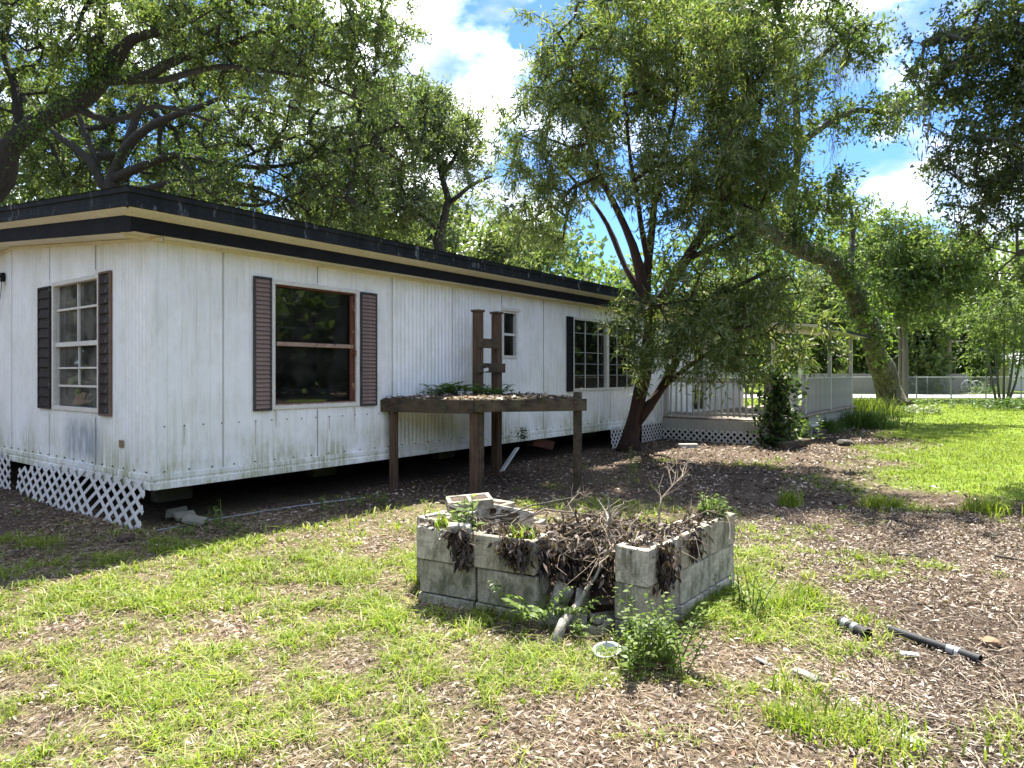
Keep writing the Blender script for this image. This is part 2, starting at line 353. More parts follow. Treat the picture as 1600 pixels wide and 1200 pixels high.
def masks(x, y):
    """(weedy grass, mown lawn) cover 0..1"""
    wob = (fbm(x, y, .9, 3)-.5)
    xb = np.interp(y, [1.5, 2.8, 4.1, 5.2, 7.9, 9], [1.15, 1.5, 1.95, 2.15, 2.55, 1.2])
    yb = np.interp(x, [-9, -4.2, -2.8, -1.2, 1.0, 2.6], [4.6, 5.6, 6.4, 8.3, 8.6, 8.4])
    left = sstep(.35, -.25, x-xb+wob*1.2)*sstep(.35, -.3, y-yb+wob*1.0)
    patch = fbm(x, y, 1.5, 11)
    thin = np.interp(y, [1.5, 3.0, 4.2, 5.5, 8], [.45, .44, .37, .22, .23]) + .10*sstep(-1.5, .6, x)*sstep(5.0, 3.4, y)
    left = left*np.clip((patch-thin)/.16, .05, 1)
    xl = np.interp(y, [7.0, 8.5, 10, 13, 17.8, 26, 34, 60], [9.0, 6.2, 5.3, 7.2, 9.8, 13.5, 14.2, -30])
    lawn = sstep(-.6, 1.2, x-xl+wob*3.0)*np.where(y > 7, 1, 0)
    lawn = np.where(y > 37, 1.0, lawn)
    tuft = sstep(.60, .72, fbm(x, y, 1.25, 21))
    inmul = sstep(1.8, 3.0, x)*(1-lawn)
    w = np.where((y > 7.5) & (y < 13) & (x > -2) & (x < 5), .55, .0)*tuft + inmul*tuft*.45*(y < 11)
    endp = np.where((x < -2.2) & (y > 5) & (y < 9), 1, 0)*sstep(.50, .62, fbm(x, y, 1.6, 31))*.55
    return np.clip(np.maximum(np.maximum(left, w), endp), 0, 1), np.clip(lawn, 0, 1)
def ground_z(x, y):
    d = np.hypot(x, y)
    a = np.clip(1-d/40, 0, 1)
    return ((fbm(x, y, .45, 41)-.5)*.07 + (vnoise(x, y, 2.2, 42)-.5)*.022)*a

# ------------------------------------------------------------------ ground, road
def spaced(lo, hi, c, n, k):
    a = math.asinh((lo-c)/k); b = math.asinh((hi-c)/k)
    return c+k*np.sinh(np.linspace(a, b, n))
gx = spaced(-420, 420, 1.5, 300, 5.0); gy = spaced(-60, 520, 5.0, 300, 5.0)
GX, GY = np.meshgrid(gx, gy); GZ = ground_z(GX, GY)
nx_, ny_ = len(gx), len(gy)
idx = np.arange(nx_*ny_).reshape(ny_, nx_)
gf = np.stack([idx[:-1, :-1], idx[:-1, 1:], idx[1:, 1:], idx[1:, :-1]], -1).reshape(-1, 4)
def ground_mat():
    m, nt, b = base_mat('leaf_litter_ground')
    a = nt.nodes.new('ShaderNodeAttribute'); a.attribute_name = 'cover'
    sep = nt.nodes.new('ShaderNodeSeparateColor'); nt.links.new(a.outputs['Color'], sep.inputs[0])
    v = coords(nt)
    n1 = noise_node(nt, v, 26, 6, .75); r1 = ramp(nt, n1.outputs['Fac'], [(.30, (.055, .034, .024)), (.48, (.115, .083, .060)), (.60, (.205, .157, .117)), (.75, (.35, .285, .22))])
    vo = nt.nodes.new('ShaderNodeTexVoronoi'); vo.inputs['Scale'].default_value = 30; nt.links.new(v, vo.inputs['Vector'])
    r2 = ramp(nt, vo.outputs['Distance'], [(.0, 1.15), (.6, .65)])
    c = mixc(nt, 1.0, r1.outputs['Color'], r2.outputs['Color'], 'MULTIPLY')
    n3 = noise_node(nt, v, .8, 5); r3 = ramp(nt, n3.outputs['Fac'], [(.35, .75), (.65, 1.15)])
    c = mixc(nt, 1.0, c, r3.outputs['Color'], 'MULTIPLY')
    g1 = noise_node(nt, v, 34, 5, .7); rg = ramp(nt, g1.outputs['Fac'], [(.3, (.055, .060, .022)), (.5, (.13, .14, .045)), (.62, (.22, .20, .10)), (.75, (.33, .28, .17))])
    lw = noise_node(nt, v, 20, 6, .7); rl = ramp(nt, lw.outputs['Fac'], [(.3, (.065, .11, .018)), (.55, (.15, .205, .028)), (.8, (.24, .27, .055))])
    lv = noise_node(nt, v, .5, 4); rv = ramp(nt, lv.outputs['Fac'], [(.35, .82), (.7, 1.12)])
    lawn = mixc(nt, 1.0, rl.outputs['Color'], rv.outputs['Color'], 'MULTIPLY')
    hf = nt.nodes.new('ShaderNodeMath'); hf.operation = 'MULTIPLY'; hf.inputs[1].default_value = .45; nt.links.new(sep.outputs[0], hf.inputs[0])
    c = mixc(nt, hf.outputs[0], c, rg.outputs['Color'])
    c = mixc(nt, sep.outputs[1], c, lawn)
    nt.links.new(c, b.inputs['Base Color']); b.inputs['Roughness'].default_value = 1.0; b.inputs['Specular IOR Level'].default_value = .1
    bump(nt, b, n1.outputs['Fac'], .8, .03)
    return m
gme = np_mesh('ground', np.stack([GX, GY, GZ], -1).reshape(-1, 3), gf, ground_mat(), True)
gm, lm = masks(GX.ravel(), GY.ravel())
ca = gme.color_attributes.new('cover', 'FLOAT_COLOR', 'POINT')
cc = np.zeros((nx_*ny_, 4), dtype=np.float32); cc[:, 0] = gm; cc[:, 1] = lm; cc[:, 3] = 1
ca.data.foreach_set('color', cc.ravel())
tag(link('ground', gme), kind='structure')
ROAD = (44.0, 51.5)
rd = MB(); rd.box(-150, 220, ROAD[0], ROAD[1], -.3, .05)
tag(rd.build('road', MT['asphalt']), kind='structure')

# ------------------------------------------------------------------ the mobile home
RZ = math.atan2(.7983, .6023)
HC = Vector((-3.69, 7.0, 0)); HU = Vector((.6023, .7983, 0)); HV = Vector((-.7983, .6023, 0))
def hl(t, s, z=0):   # house frame -> world
    return HC+HU*t+HV*s+Vector((0, 0, z))
home = empty('mobile_home', HC, RZ, 'long white mobile home with ribbed metal walls and black roof edge', 'mobile home')
HL, HW, RIDGE, SL = 18.3, 8.0, 4.0, .088
Z0, Z1 = .55, 2.99
ROT90 = lambda: None
def rib_profile(kind, a, b):
    """list of (along, outward) between a and b"""
    out = []
    if kind == 'groove':
        p = .157
        k = math.floor(a/p)
        pts = []
        while k*p < b+p:
            g = k*p
            pts += [(g-.006, 0.0), (g, -.008), (g+.006, 0.0), (g+.075, .0025)]
            k += 1
    else:
        p = .078
        k = math.floor(a/p); pts = []
        while k*p < b+p:
            g = k*p
            pts += [(g, 0.0), (g+.018, .0062), (g+.040, .0062), (g+.058, 0.0)]
            k += 1
    xs = [q[0] for q in pts]; ys = [q[1] for q in pts]
    inner = [(x, y) for x, y in pts if a+1e-4 < x < b-1e-4]
    return [(a, float(np.interp(a, xs, ys)))]+inner+[(b, float(np.interp(b, xs, ys)))]
def rake(s): return SL*(s if s <= RIDGE else 2*RIDGE-s)
def panel(name, side, a, b, kind, openings, mat, z0=Z0, z1=Z1):
    m = MB()
    cuts = sorted({a, b} | {c for o in openings for c in o[:2] if a < c < b})
    for c0, c1 in zip(cuts[:-1], cuts[1:]):
        mid = (c0+c1)/2
        spans = [[z0, None]]
        for o in openings:
            if o[0] < mid < o[1]:
                spans = [[z0, o[2]], [o[3], None]]
        prof = rib_profile(kind, c0, c1)
        for zb, zt in spans:
            base = len(m.v)
            for al, ou in prof:
                top = zt if zt is not None else (z1 if side in ('long', 'back') else z1+rake(al))
                for z in (zb, top):
                    if side == 'long': m.v.append((al, -ou, z))
                    elif side == 'end': m.v.append((-ou, al, z))
                    elif side == 'farend': m.v.append((HL+ou, al, z))
                    else: m.v.append((al, HW+ou, z))
            for i in range(len(prof)-1):
                q = base+2*i
                m.f.append((q, q+2, q+3, q+1))
    return m.build(name, mat, home)
# openings (along, along, z, z)
W_LONG = [(1.41, 2.673, 1.205, 2.685), (5.86, 6.24, 1.90, 2.66), (8.14, 9.46, 1.29, 2.69), (9.54, 10.73, 1.29, 2.69), (14.2, 15.1, .62, 2.62)]
W_END = [(1.247, 2.535, 1.19, 2.70)]
W_FAR = [(5.0, 7.2, 1.05, 2.72)]
seams = [0, .77, 2.04, 3.31, 4.57, 5.83, 7.09, 8.36, 9.63, 10.9, 12.2, 13.4, 14.7, 16.0, 17.2, HL]
for a, b in zip(seams[:-1], seams[1:]):
    panel('wall_panel', 'long', a+.002, b-.002, 'groove' if a < 3.2 else 'rib', [o for o in W_LONG if o[0] < b and o[1] > a], MT['siding'])
for a, b in ((0, 1.33), (1.33, 2.67), (2.67, 4.0), (4.0, 5.33), (5.33, 6.67), (6.67, HW)):
    panel('wall_panel', 'end', a+.002, b-.002, 'rib', [o for o in W_END if o[0] < b and o[1] > a], MT['siding_end'])
panel('wall_panel', 'farend', 0, HW, 'rib', W_FAR, MT['siding'])
panel('wall_panel', 'back', 0, HL, 'rib', [], MT['siding'])
# seam battens: thin dark laps standing a hair proud
for a in seams[1:-1]:
    if a < 13:
        m = MB()
        lo, hi = Z0+.01, Z1-.02
        segs = [(lo, hi)]
        for o in W_LONG:
            if o[0]-.06 < a < o[1]+.06: segs = [(lo, o[2]-.06), (o[3]+.06, hi)]
        for z0, z1 in segs: MB().box(a-.0025, a+.0025, -.0112, .0, z0, z1).build('seam', MT['seam'], home)
m = MB(); m.box(4.0-.004, 4.004, -.001, .0, 0, .1)
for s in (1.33, 2.67, 4.0):
    zt = Z1+rake(s)-.02
    m = MB()
    segs = [(Z0+.01, zt)] if s > 3 or s < 1.2 else [(Z0+.01, 1.10), (2.79, zt)]
    for z0, z1 in segs: MB().box(-.0112, 0, s-.0025, s+.0025, z0, z1).build('seam', MT['seam'], home)
# corner trim and nail heads
m = MB(); m.box(-.013, .035, -.014, -.0105, .41, Z1); m.box(-.014, -.0105, -.0105, .03, .41, Z1)
m.build('corner_trim', MT['siding'], home)
nails = MB()
for t in np.arange(.12, 5.0, .21):
    if not 1.1 < t < 3.05 or True:
        nails.box(t-.006, t+.006, -.017, -.009, 1.045, 1.057)
for t in np.arange(.12, 13.0, .26):
    nails.box(t-.007, t+.007, -.02, -.009, .575, .588)
for s in np.arange(.1, 4.4, .26): nails.box(-.02, -.009, s-.007, s+.007, .575, .588)
tag(nails.build('nail_head', MT['dark'], home), kind='stuff')
rr = MB()
for t, z, L in ((.33, 1.045, .20), (1.17, 1.045, .28), (2.22, 1.04, .17), (3.27, 1.045, .30), (1.44, 1.17, .22), (2.63, 1.17, .30), (4.53, 1.04, .2)):
    rr.v += [(t-.007, -.0135, z), (t+.007, -.0135, z), (t+.003, -.0135, z-L), (t-.003, -.0135, z-L)]; n_ = len(rr.v); rr.f.append((n_-4, n_-3, n_-2, n_-1))
tag(rr.build('rust_run', MT['rustrun'], home), kind='stuff')
# floor band under the siding
prof = [(-.004, .555), (-.022, .552), (-.022, .505), (-.014, .500), (-.014, .478), (-.024, .472), (-.024, .405), (-.004, .400), (.06, .40)]
for a, b in ((0.0, 3.3), (3.303, 6.6), (6.603, 9.9), (9.903, HL)):
    mm = MB().extrude(prof, a, b, lambda p, q: (q, p[0], p[1])); mm.build('floor_band', MT['siding'], home)
for a, b in ((-.02, 3.0), (3.003, 6.0), (6.003, HW)):
    mm = MB().extrude(prof, a, b, lambda p, q: (p[0], q, p[1])); mm.build('floor_band', MT['siding_end'], home)
# floor, crawl space, interior
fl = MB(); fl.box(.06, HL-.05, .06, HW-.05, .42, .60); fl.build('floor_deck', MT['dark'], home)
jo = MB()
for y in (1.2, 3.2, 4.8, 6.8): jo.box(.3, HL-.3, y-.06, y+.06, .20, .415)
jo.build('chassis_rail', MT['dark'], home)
sk = MB(); sk.box(0, HL, HW-.02, HW+.01, 0, .5); sk.box(HL-.02, HL, .02, HW, 0, .5); sk.build('added_back_skirt', MT['dark'], home)  # unseen skirt, added to stop light entering the crawl space
ins = MB()
# inner faces of the walls (with the same openings), ceiling, partitions
def inner(side, L, openings, z0=.60, z1=2.95):
    cuts = sorted({.05, L-.05} | {c for o in openings for c in o[:2]})
    for c0, c1 in zip(cuts[:-1], cuts[1:]):
        mid = (c0+c1)/2; spans = [(z0, z1)]
        for o in openings:
            if o[0] < mid < o[1]: spans = [(z0, o[2]), (o[3], z1)]
        for zb, zt in spans:
            if side == 'long': ins.box(c0, c1, .07, .09, zb, zt)
            elif side == 'end': ins.box(.07, .09, c0, c1, zb, zt)
            elif side == 'farend': ins.box(HL-.09, HL-.07, c0, c1, zb, zt)
            else: ins.box(c0, c1, HW-.09, HW-.07, zb, zt)
inner('long', HL, W_LONG); inner('end', HW, W_END); inner('farend', HW, W_FAR); inner('back', HL, [])
ins.box(.1, HL-.1, .1, HW-.1, 2.955, 2.985)
ins.box(5.2, 5.28, .1, 5.0, .61, 2.94); ins.box(.1, 5.19, 4.2, 4.28, .61, 2.94)
ins.build('interior_wall', MT['room'], home)
cn = MB(); cn.box(.9, 2.2, 1.5, 2.6, .61, 1.42); cn.box(.8, 2.3, 1.45, 2.65, 1.421, 1.46); cn.build('counter', MT['timber_l'], home)
sh = MB(); nn_ = 14
for i in range(nn_+1):
    for j in range(7): sh.v.append((1.55+i*.085, .34+j*.10, 1.36+.05*math.sin(i*1.7+j)*random.uniform(.3, 1)+.03*random.random()))
for i in range(nn_):
    for j in range(6): sh.f.append((i*7+j, (i+1)*7+j, (i+1)*7+j+1, i*7+j+1))
sh.build('plastic_sheet', MT['white_paint'], home)
MB().box(1.50, 2.80, .30, 1.0, .61, 1.30).build('cupboard', MT['timber_l'], home)
MB().box(1.25, 1.48, .25, .80, .61, 1.62).build('headboard', MT['shutter_wood'], home)
# roof
rf = MB()
OV = .42; OE = .42
for sgn in (0, 1):
    f = (lambda y: y) if sgn == 0 else (lambda y: 2*RIDGE-y)
    pr = [(-OV+.004, 3.368), (RIDGE, 3.368+SL*(RIDGE+OV)), (RIDGE, 3.34+SL*(RIDGE+OV)), (-OV+.004, 3.34)]
    rf.extrude([(f(p[0]), p[1]) for p in pr], -OE+.004, HL+.3, lambda p, q: (q, p[0], p[1]), True)
    for q in (-OE+.004, HL+.3): rf.face([(q, f(p[0]), p[1]) for p in pr])
rf.build('roof', MT['roof'], home)
fp = [(.01, 3.372), (0, 3.369), (0, 3.318), (-.016, 3.308), (-.016, 3.232), (0, 3.222), (0, 3.182), (-.035, 3.178)]
def longsweep(p, q): return (q, -OV-p[0], p[1])
mm = MB()
for a, b in ((-OE, 3.0), (3.002, 6.1), (6.102, 9.2), (9.202, 12.3), (12.302, HL+.3)):
    MB().extrude(fp, a, b, longsweep).build('fascia', MT['fascia'], home)
MB().extrude(fp, HW+OV, HW+OV+.0001, longsweep)
def endsweep(p, q): return (-OE-p[0], q, p[1]+SL*((q if q <= RIDGE else 2*RIDGE-q)+OV))
for a, b in ((-OV, RIDGE), (RIDGE, HW+OV)):
    MB().extrude(fp, a, b, endsweep).build('fascia', MT['fascia'], home)
# soffits and the black band between
so = MB()
so.extrude([(-OV+.012, 3.178), (-.26, 3.120)], -OE+.02, HL+.28, lambda p, q: (q, p[0], p[1]))
so.extrude([(-.263, 2.990), (-.0, 2.992), (.0, 2.955), (-.018, 2.953), (-.018, 2.99)], -.32, HL+.28, lambda p, q: (q, p[0], p[1]))
so.build('soffit', MT['soffit'], home)
bd = MB(); bd.extrude([(-.265, 3.122), (-.265, 2.990), (-.235, 2.984)], -.325, HL+.28, lambda p, q: (q, p[0], p[1])); bd.build('gutter_band', MT['band'], home)
def rs(q): return SL*((q if q <= RIDGE else 2*RIDGE-q))
for a, b in ((-.26, RIDGE), (RIDGE, HW)):
    s2 = MB()
    s2.extrude([(-OE+.012, 3.178+SL*OV), (-.32, 3.120+SL*OV)], a-.08 if a < 0 else a, b, lambda p, q: (p[0], q, p[1]+rs(q)))
    s2.extrude([(-.323, 3.004), (0.0, 2.998), (0.0, 2.955), (-.018, 2.953), (-.018, 2.992)], a, b, lambda p, q: (p[0], q, p[1]+rs(q)))
    s2.build('soffit', MT['soffit'], home)
    b2 = MB(); b2.extrude([(-.327, 3.122+SL*.42), (-.327, 2.998), (-.297, 2.998)], a-.005 if a < 0 else a, b, lambda p, q: (p[0], q, p[1]+rs(q))); b2.build('gutter_band', MT['band'], home)

# windows -------------------------------------------------
def onwall(side):
    """box maker in (along, out, z) with out>0 outwards"""
    if side == 'long': return lambda m, a0, a1, o0, o1, z0, z1: m.box(a0, a1, -o1, -o0, z0, z1)
    if side == 'farend': return lambda m, a0, a1, o0, o1, z0, z1: m.box(HL+o0, HL+o1, a0, a1, z0, z1)
    return lambda m, a0, a1, o0, o1, z0, z1: m.box(-o1, -o0, a0, a1, z0, z1)
def ring(bx, m, a0, a1, z0, z1, w, o0, o1):
    bx(m, a0, a0+w, o0, o1, z0, z1); bx(m, a1-w, a1, o0, o1, z0, z1)
    bx(m, a0+w, a1-w, o0, o1, z0, z0+w); bx(m, a0+w, a1-w, o0, o1, z1-w, z1)
def window(side, o, frame_mat, style, parent=home, glass=None):
    a0, a1, z0, z1 = o; bx = onwall(side)
    e = empty('window'); e.parent = parent
    m = MB(); ring(bx, m, a0-.035, a1+.035, z0-.035, z1+.035, .05, -.02, .022)
    m.build('frame', frame_mat, e, .003)
    m = MB(); ring(bx, m, a0, a1, z0, z1, .012, -.10, -.022); m.build('jamb', frame_mat, e)
    g = MB(); bx(g, a0+.016, a1-.016, -.052, -.048, z0+.016, z1-.016); g.build('pane', glass or MT['glass'], e)
    return e, bx
# big double sash window with rusty frame
e, bx = window('long', W_LONG[0], MT['trim'], 'sash')
a0, a1, z0, z1 = W_LONG[0]
m = MB(); ring(bx, m, a0+.018, a1-.018, z0+.018, z1-.018, .020, -.045, -.004); bx(m, a1-.09, a1-.04, -.04, -.012, z0+.05, z1-.05); m.build('sash', MT['rust'], e, .003)
m = MB(); bx(m, a0+.05, a1-.05, -.044, .004, 1.935, 1.985); m.build('meeting_rail', MT['tanrail'], e, .004)
m = MB(); bx(m, a0+.02, a1-.02, -.044, .012, z0+.004, z0+.03); m.build('sill', MT['tanrail'], e, .004)
m = MB(); bx(m, a1-.06, a1-.03, -.02, .035, 1.85, 1.91); m.build('latch', MT['rust'], e)
m = MB(); bx(m, a0+.2, a1-.2, -.75, -.70, 2.20, 2.235); bx(m, a0+.25, a0+.55, -.74, -.68, 2.10, 2.20); m.build('curtain_rod', MT['blind'], e)
# small high window
e, bx = window('long', W_LONG[1], MT['trim'], 'sash')
a0, a1, z0, z1 = W_LONG[1]
m = MB(); bx(m, a0+.02, a1-.02, -.045, .0, 2.26, 2.30); m.build('meeting_rail', MT['trim'], e)
m = MB(); bx(m, a0-.06, a1+.06, .0, .055, z1+.02, z1+.075); m.build('hood', MT['trim'], e, .006)
m = MB(); bx(m, a0, a1, -.30, -.28, z0, z1); m.build('blind', MT['blind'], e)
# paired windows by the tree
for k in (2, 3):
    e, bx = window('long', W_LONG[k], MT['trim'], 'grid')
    a0, a1, z0, z1 = W_LONG[k]
    m = MB()
    for i in (1, 2): bx(m, a0+(a1-a0)*i/3*1.18-.006, a0+(a1-a0)*i/3*1.18+.006, -.046, -.03, z0+.02, z1-.02)
    m.build('mullion', MT['trim'], e)
    m = MB()
    for z in (2.42, 2.03, 1.80, 1.57): bx(m, a0+.02, a1-.02, -.0463, -.028, z-.006, z+.006)
    m.build('muntin', MT['galv'], e)
# window in the end wall
e, bx = window('end', W_END[0], MT['trim'], 'sash', glass=MT['glass_end'])
a0, a1, z0, z1 = W_END[0]
m = MB(); bx(m, a0+.02, a1-.02, -.045, -.002, 1.93, 1.985); m.build('meeting_rail', MT['trim'], e, .003)
m = MB()
mid = (a0+a1)/2
bx(m, mid-.012, mid+.012, -.046, -.02, 1.99, z1-.02)
bx(m, mid-.010, mid+.010, -.0465, -.03, z0+.28, 1.925)
m.build('mullion', MT['trim'], e)
m = MB()
bx(m, a0+.02, a1-.02, -.0462, -.018, 2.375, 2.40); bx(m, a0+.02, a1-.02, -.0462, -.028, 1.66, 1.68); bx(m, a0+.02, a1-.02, -.0462, -.028, z0+.25, z0+.275)
m.build('muntin', MT['trim'], e)
m = MB(); bx(m, a0, a1, -.20, -.18, z0+.25, z1); m.build('blind', MT['blind'], e)
m = MB(); m.box(.10, .40, a0+.05, a1-.05, z0-.02, z0+.02); m.build('inner_sill', MT['trim'], e)
m = MB(); m.tube([(.2, 1.50, z0+.02), (.2, 1.50, z0+.10), (.2, 1.50, z0+.17), (.2, 1.50, z0+.19)], [.05, .075, .07, .05], 12); m.build('pot', MT['bowl_dark'], e)
# far end window
e, bx = window('farend', W_FAR[0], MT['trim'], 'grid')
a0, a1, z0, z1 = W_FAR[0]
m = MB()
for i in (1, 2, 3): bx(m, a0+(a1-a0)*i/4-.04, a0+(a1-a0)*i/4+.04, -.07, -.03, z0, z1)
m.build('mullion', MT['dark'], e)
m = MB()
for z in (1.55, 2.1): bx(m, a0, a1, -.068, -.032, z-.02, z+.02)
m.build('muntin', MT['trim'], e)
# door onto the porch
e, bx = window('long', W_LONG[4], MT['trim'], 'door')
e.name = 'door'
a0, a1, z0, z1 = W_LONG[4]
m = MB(); bx(m, a0+.03, a1-.03, -.047, -.01, 1.30, 1.40); bx(m, a1-.10, a1-.03, -.047, -.012, z0+.03, z1-.03); m.build('rail', MT['trim'], e)
# stain patch under the end window, vent plate, marks
m = MB(); m.box(-.016, -.0095, .62, .72, .80, .88); m.build('vent_plate', MT['stone'], home)

# shutters -------------------------------------------------
def shutter(side, a0, a1, z0, z1, nl, rim, slat, warp=0):
    bx = onwall(side)
    e = empty('shutter'); e.parent = home
    m = MB(); ring(bx, m, a0, a1, z0, z1, .024, .010, .038); bx(m, a0+.02, a1-.02, .0095, .014, z0+.02, z1-.02); m.build('rim', rim, e, .003)
    me = None
    dz = (z1-z0-.05)/nl
    for i in range(nl):
        z = z0+.025+dz*i
        m = MB()
        # tilted louver: lower edge stands out
        P = [(a0+.025, .036, z+.004), (a1-.025, .036, z+.004), (a1-.025, .019, z+dz*.98), (a0+.025, .019, z+dz*.98), (a0+.025, .026, z+.002), (a1-.025, .026, z+.002)]
        if me is None:
            def cv(p):
                return (p[0], -p[1], p[2]) if side == 'long' else (-p[1], p[0], p[2])
            zc = z
            m.v = [cv((p[0], p[1], p[2]-zc)) for p in P]; m.f = [(0, 1, 2, 3), (0, 4, 5, 1), (0, 3, 4), (1, 5, 2)]
            o = m.build('louver', slat, e); me = o.data
        else:
            o = link('louver', me, e)
        o.location = (0, 0, z)
        if random.random() < .25: o.rotation_euler[0 if side == 'long' else 1] = R(random.uniform(-.12, .12))
    return e
shutter('long', 1.135, 1.372, 1.165, 2.735, 30, MT['shutter_rim'], MT['shutter_red'])
shutter('long', 2.725, 3.01, 1.165, 2.70, 30, MT['shutter_rim'], MT['shutter_red'])
shutter('long', 7.87, 8.09, 1.25, 2.72, 26, MT['band'], MT['band'])
shutter('end', 2.60, 2.99, 1.16, 2.70, 12, MT['shutter_black'], MT['shutter_black'])
shutter('end', .895, 1.19, 1.13, 2.74, 14, MT['shutter_wood'], MT['shutter_black'])

# porch light on the end wall
lt = empty('wall_light', hl(-.02, 4.28, 2.95), RZ, 'small black lantern fixed high on the end wall', 'wall light')
m = MB(); m.box(-.03, -.0, -.05, .05, -.06, .06); m.tube([(-.02, 0, 0), (-.12, 0, .05), (-.16, 0, .0)], .012, 6); m.build('bracket', MT['band'], lt)
m = MB(); m.tube([(-.16, 0, .02), (-.16, 0, -.02), (-.16, 0, -.13), (-.16, 0, -.15)], [.02, .07, .05, .02], 8); m.build('shade', MT['band'], lt)
m = MB(); m.tube([(-.03, 0, .05), (-.10, .03, .10), (-.06, -.02, .17)], .006, 5); m.tube([(-.02, .02, -.05), (-.03, .01, -.2), (-.04, .03, -.34)], .004, 5); m.build('wire', MT['band'], lt)

# lattice ---------------------------------------------------
def lattice(parent, name, L, H, p=.148, w=.034, mat=None, topfn=None, botfn=None, place=None, jag=0.0, asp=1.0):
    """diagonal slats in the plane (u along, z up); place(u, out, z) -> local"""
    e = empty(name); e.parent = parent
    mat = mat or MT['lattice']; nrm = math.hypot(asp, 1.0)
    for sgn in (1, -1):
        k = -H*asp
        while k < L+H*asp:
            n = 16; ok = []
            for i in range(n+1):
                z = H*i/n; u = k+sgn*asp*z
                if 0 <= u <= L:
                    lo = botfn(u) if botfn else 0; hi = topfn(u) if topfn else H
                    if lo <= z <= hi: ok.append((u, z))
            k += random.uniform(-.008, .008)
            if len(ok) >= 3 and not (jag and random.random() < .03):
                (u0, q0), (u1, q1) = ok[0], ok[-1]
                if jag:
                    d = random.uniform(0, jag); u0 -= sgn*d*asp; q0 -= d
                o = .004 if sgn > 0 else -.004
                hx = w*.5/nrm; hz = w*.5*sgn*asp/nrm
                m = MB(); P = []
                for oo in (o-.0035, o+.0035):
                    P += [place(u0-hx, oo, q0+hz), place(u0+hx, oo, q0-hz), place(u1+hx, oo, q1-hz), place(u1-hx, oo, q1+hz)]
                m.v = [tuple(x) for x in P]; m.f = [(0, 1, 2, 3), (7, 6, 5, 4), (0, 4, 5, 1), (1, 5, 6, 2), (2, 6, 7, 3), (3, 7, 4, 0)]
                m.build('slat', mat, e)
            k += p
    return e
lattice(home, 'lattice_panel', 3.55, .50, place=lambda u, o, z: (-.045-o-(.06*(1-z/.5)), u+.02, z-.01), topfn=lambda u: .50-.09*max(0, u-2.3)-.10*max(0, u-3.1), botfn=lambda u: 0.0 if u < 2.4 else .05*(u-2.4), jag=.03, p=.235, w=.044, asp=1.5)
lattice(home, 'lattice_panel', 1.6, .50, place=lambda u, o, z: (-.05-o, u+3.92, z-.0), jag=.02, p=.235, w=.044, asp=1.5)
lattice(home, 'lattice_panel', 1.15, .44, place=lambda u, o, z: (u+9.55, -.04-o-.05*(1-z/.44), z-.0))
lattice(home, 'lattice_panel', 1.15, .44, place=lambda u, o, z: (u+11.05, -.04-o, z-.0))

# piers under the house
for t, s in ((.95, 1.5), (3.4, 1.7), (6.2, 1.7), (9.0, 1.7), (11.6, 1.7), (1.2, 3.4), (5, 3.4)):
    pr = empty('pier', (t, s, 0)); pr.parent = home
    for k in range(2):
        m = MB(); m.box(-.22+.01*k, .22+.01*k, -.10, .10, .005+.195*k, .195+.195*k); m.build('block', MT['concrete_p'], pr, .006)

# ------------------------------------------------------------------ porch with railings
pc = empty('porch', HC, RZ, 'wooden porch deck with white railings, lattice skirt and roofed far end', 'porch')
T0, T1, DW, DZ = 12.23, 20.81, 2.63, .56
nb = int(DW/.145)
bme = None
for i in range(nb+1):
    y = -.03-i*.145
    if bme is None:
        m = MB(); m.box(T0, T1, -.067, .067, -.035, 0); o = m.build('deck_board', MT['deckwood'], pc, .004); bme = o.data
    else: o = link('deck_board', bme, pc)
    o.location = (0, y-.07, DZ+random.uniform(-.002, .002))
m = MB(); m.box(T0-.04, T0-.005, -DW-.02, -.03, .25, DZ-.04); m.build('rim_joist', MT['timber_w'], pc, .004)
for a, b in ((T0-.04, 14.3), (15.2, T1)):
    m = MB(); m.box(a, b, -DW-.06, -DW-.021, .20, DZ-.04); m.build('rim_joist', MT['timber_w'], pc, .004)
m = MB(); m.box(14.3, T1, -DW-.015, -DW+.01, .0, .24); m.build('skirt_board', MT['timber_w'], pc)
m = MB()
for t in np.arange(T0+.2, T1, 1.6): m.box(t-.05, t+.05, -DW+.1, -DW+.2, 0, .5)
m.build('footing', MT['timber'], pc)
posts = [(T0, -.12, 1.0), (T0, -DW, 1.05), (14.2, -DW, 1.0), (15.0, -DW, 1.0), (17.8, -DW, 2.4), (20.75, -DW, 2.36), (20.75, -.2, 2.5), (T1-.06, -1.5, 1.0)]
for t, y, h in posts:
    m = MB(); w = .05 if h > 2 else .055
    m.box(t-w, t+w, y-w, y+w, DZ+.002, DZ+h)
    if h < 2: m.box(t-w-.012, t+w+.012, y-w-.012, y+w+.012, DZ+h, DZ+h+.025)
    m.build('post', MT['timber_w'], pc, .004)
bal = None
def railing(a, b, step=.135):
    global bal
    a = Vector(a); b = Vector(b); d = b-a; L = d.length; d.normalize()
    for z, w, h in ((.93, .085, .038), (.86, .038, .07), (.09, .038, .07)):
        m = MB(); m.beam(a+d*.055+Vector((0, 0, DZ+z)), b-d*.055+Vector((0, 0, DZ+z)), w, h); m.build('rail', MT['timber_w'], pc, .004)
    n = max(1, int((L-.12)/step))
    ang = math.atan2(d.y, d.x)
    for i in range(n):
        p = a+d*(.06+(L-.12)*(i+.5)/n)+d.cross(Vector((0, 0, 1)))*.039
        if bal is None:
            m = MB(); m.box(-.019, .019, -.019, .019, .04, .905); o = m.build('baluster', MT['timber_w'], pc); bal = o.data
        else: o = link('baluster', bal, pc)
        o.location = (p.x, p.y, DZ); o.rotation_euler = (0, R(random.uniform(-1.2, 1.2)), ang)
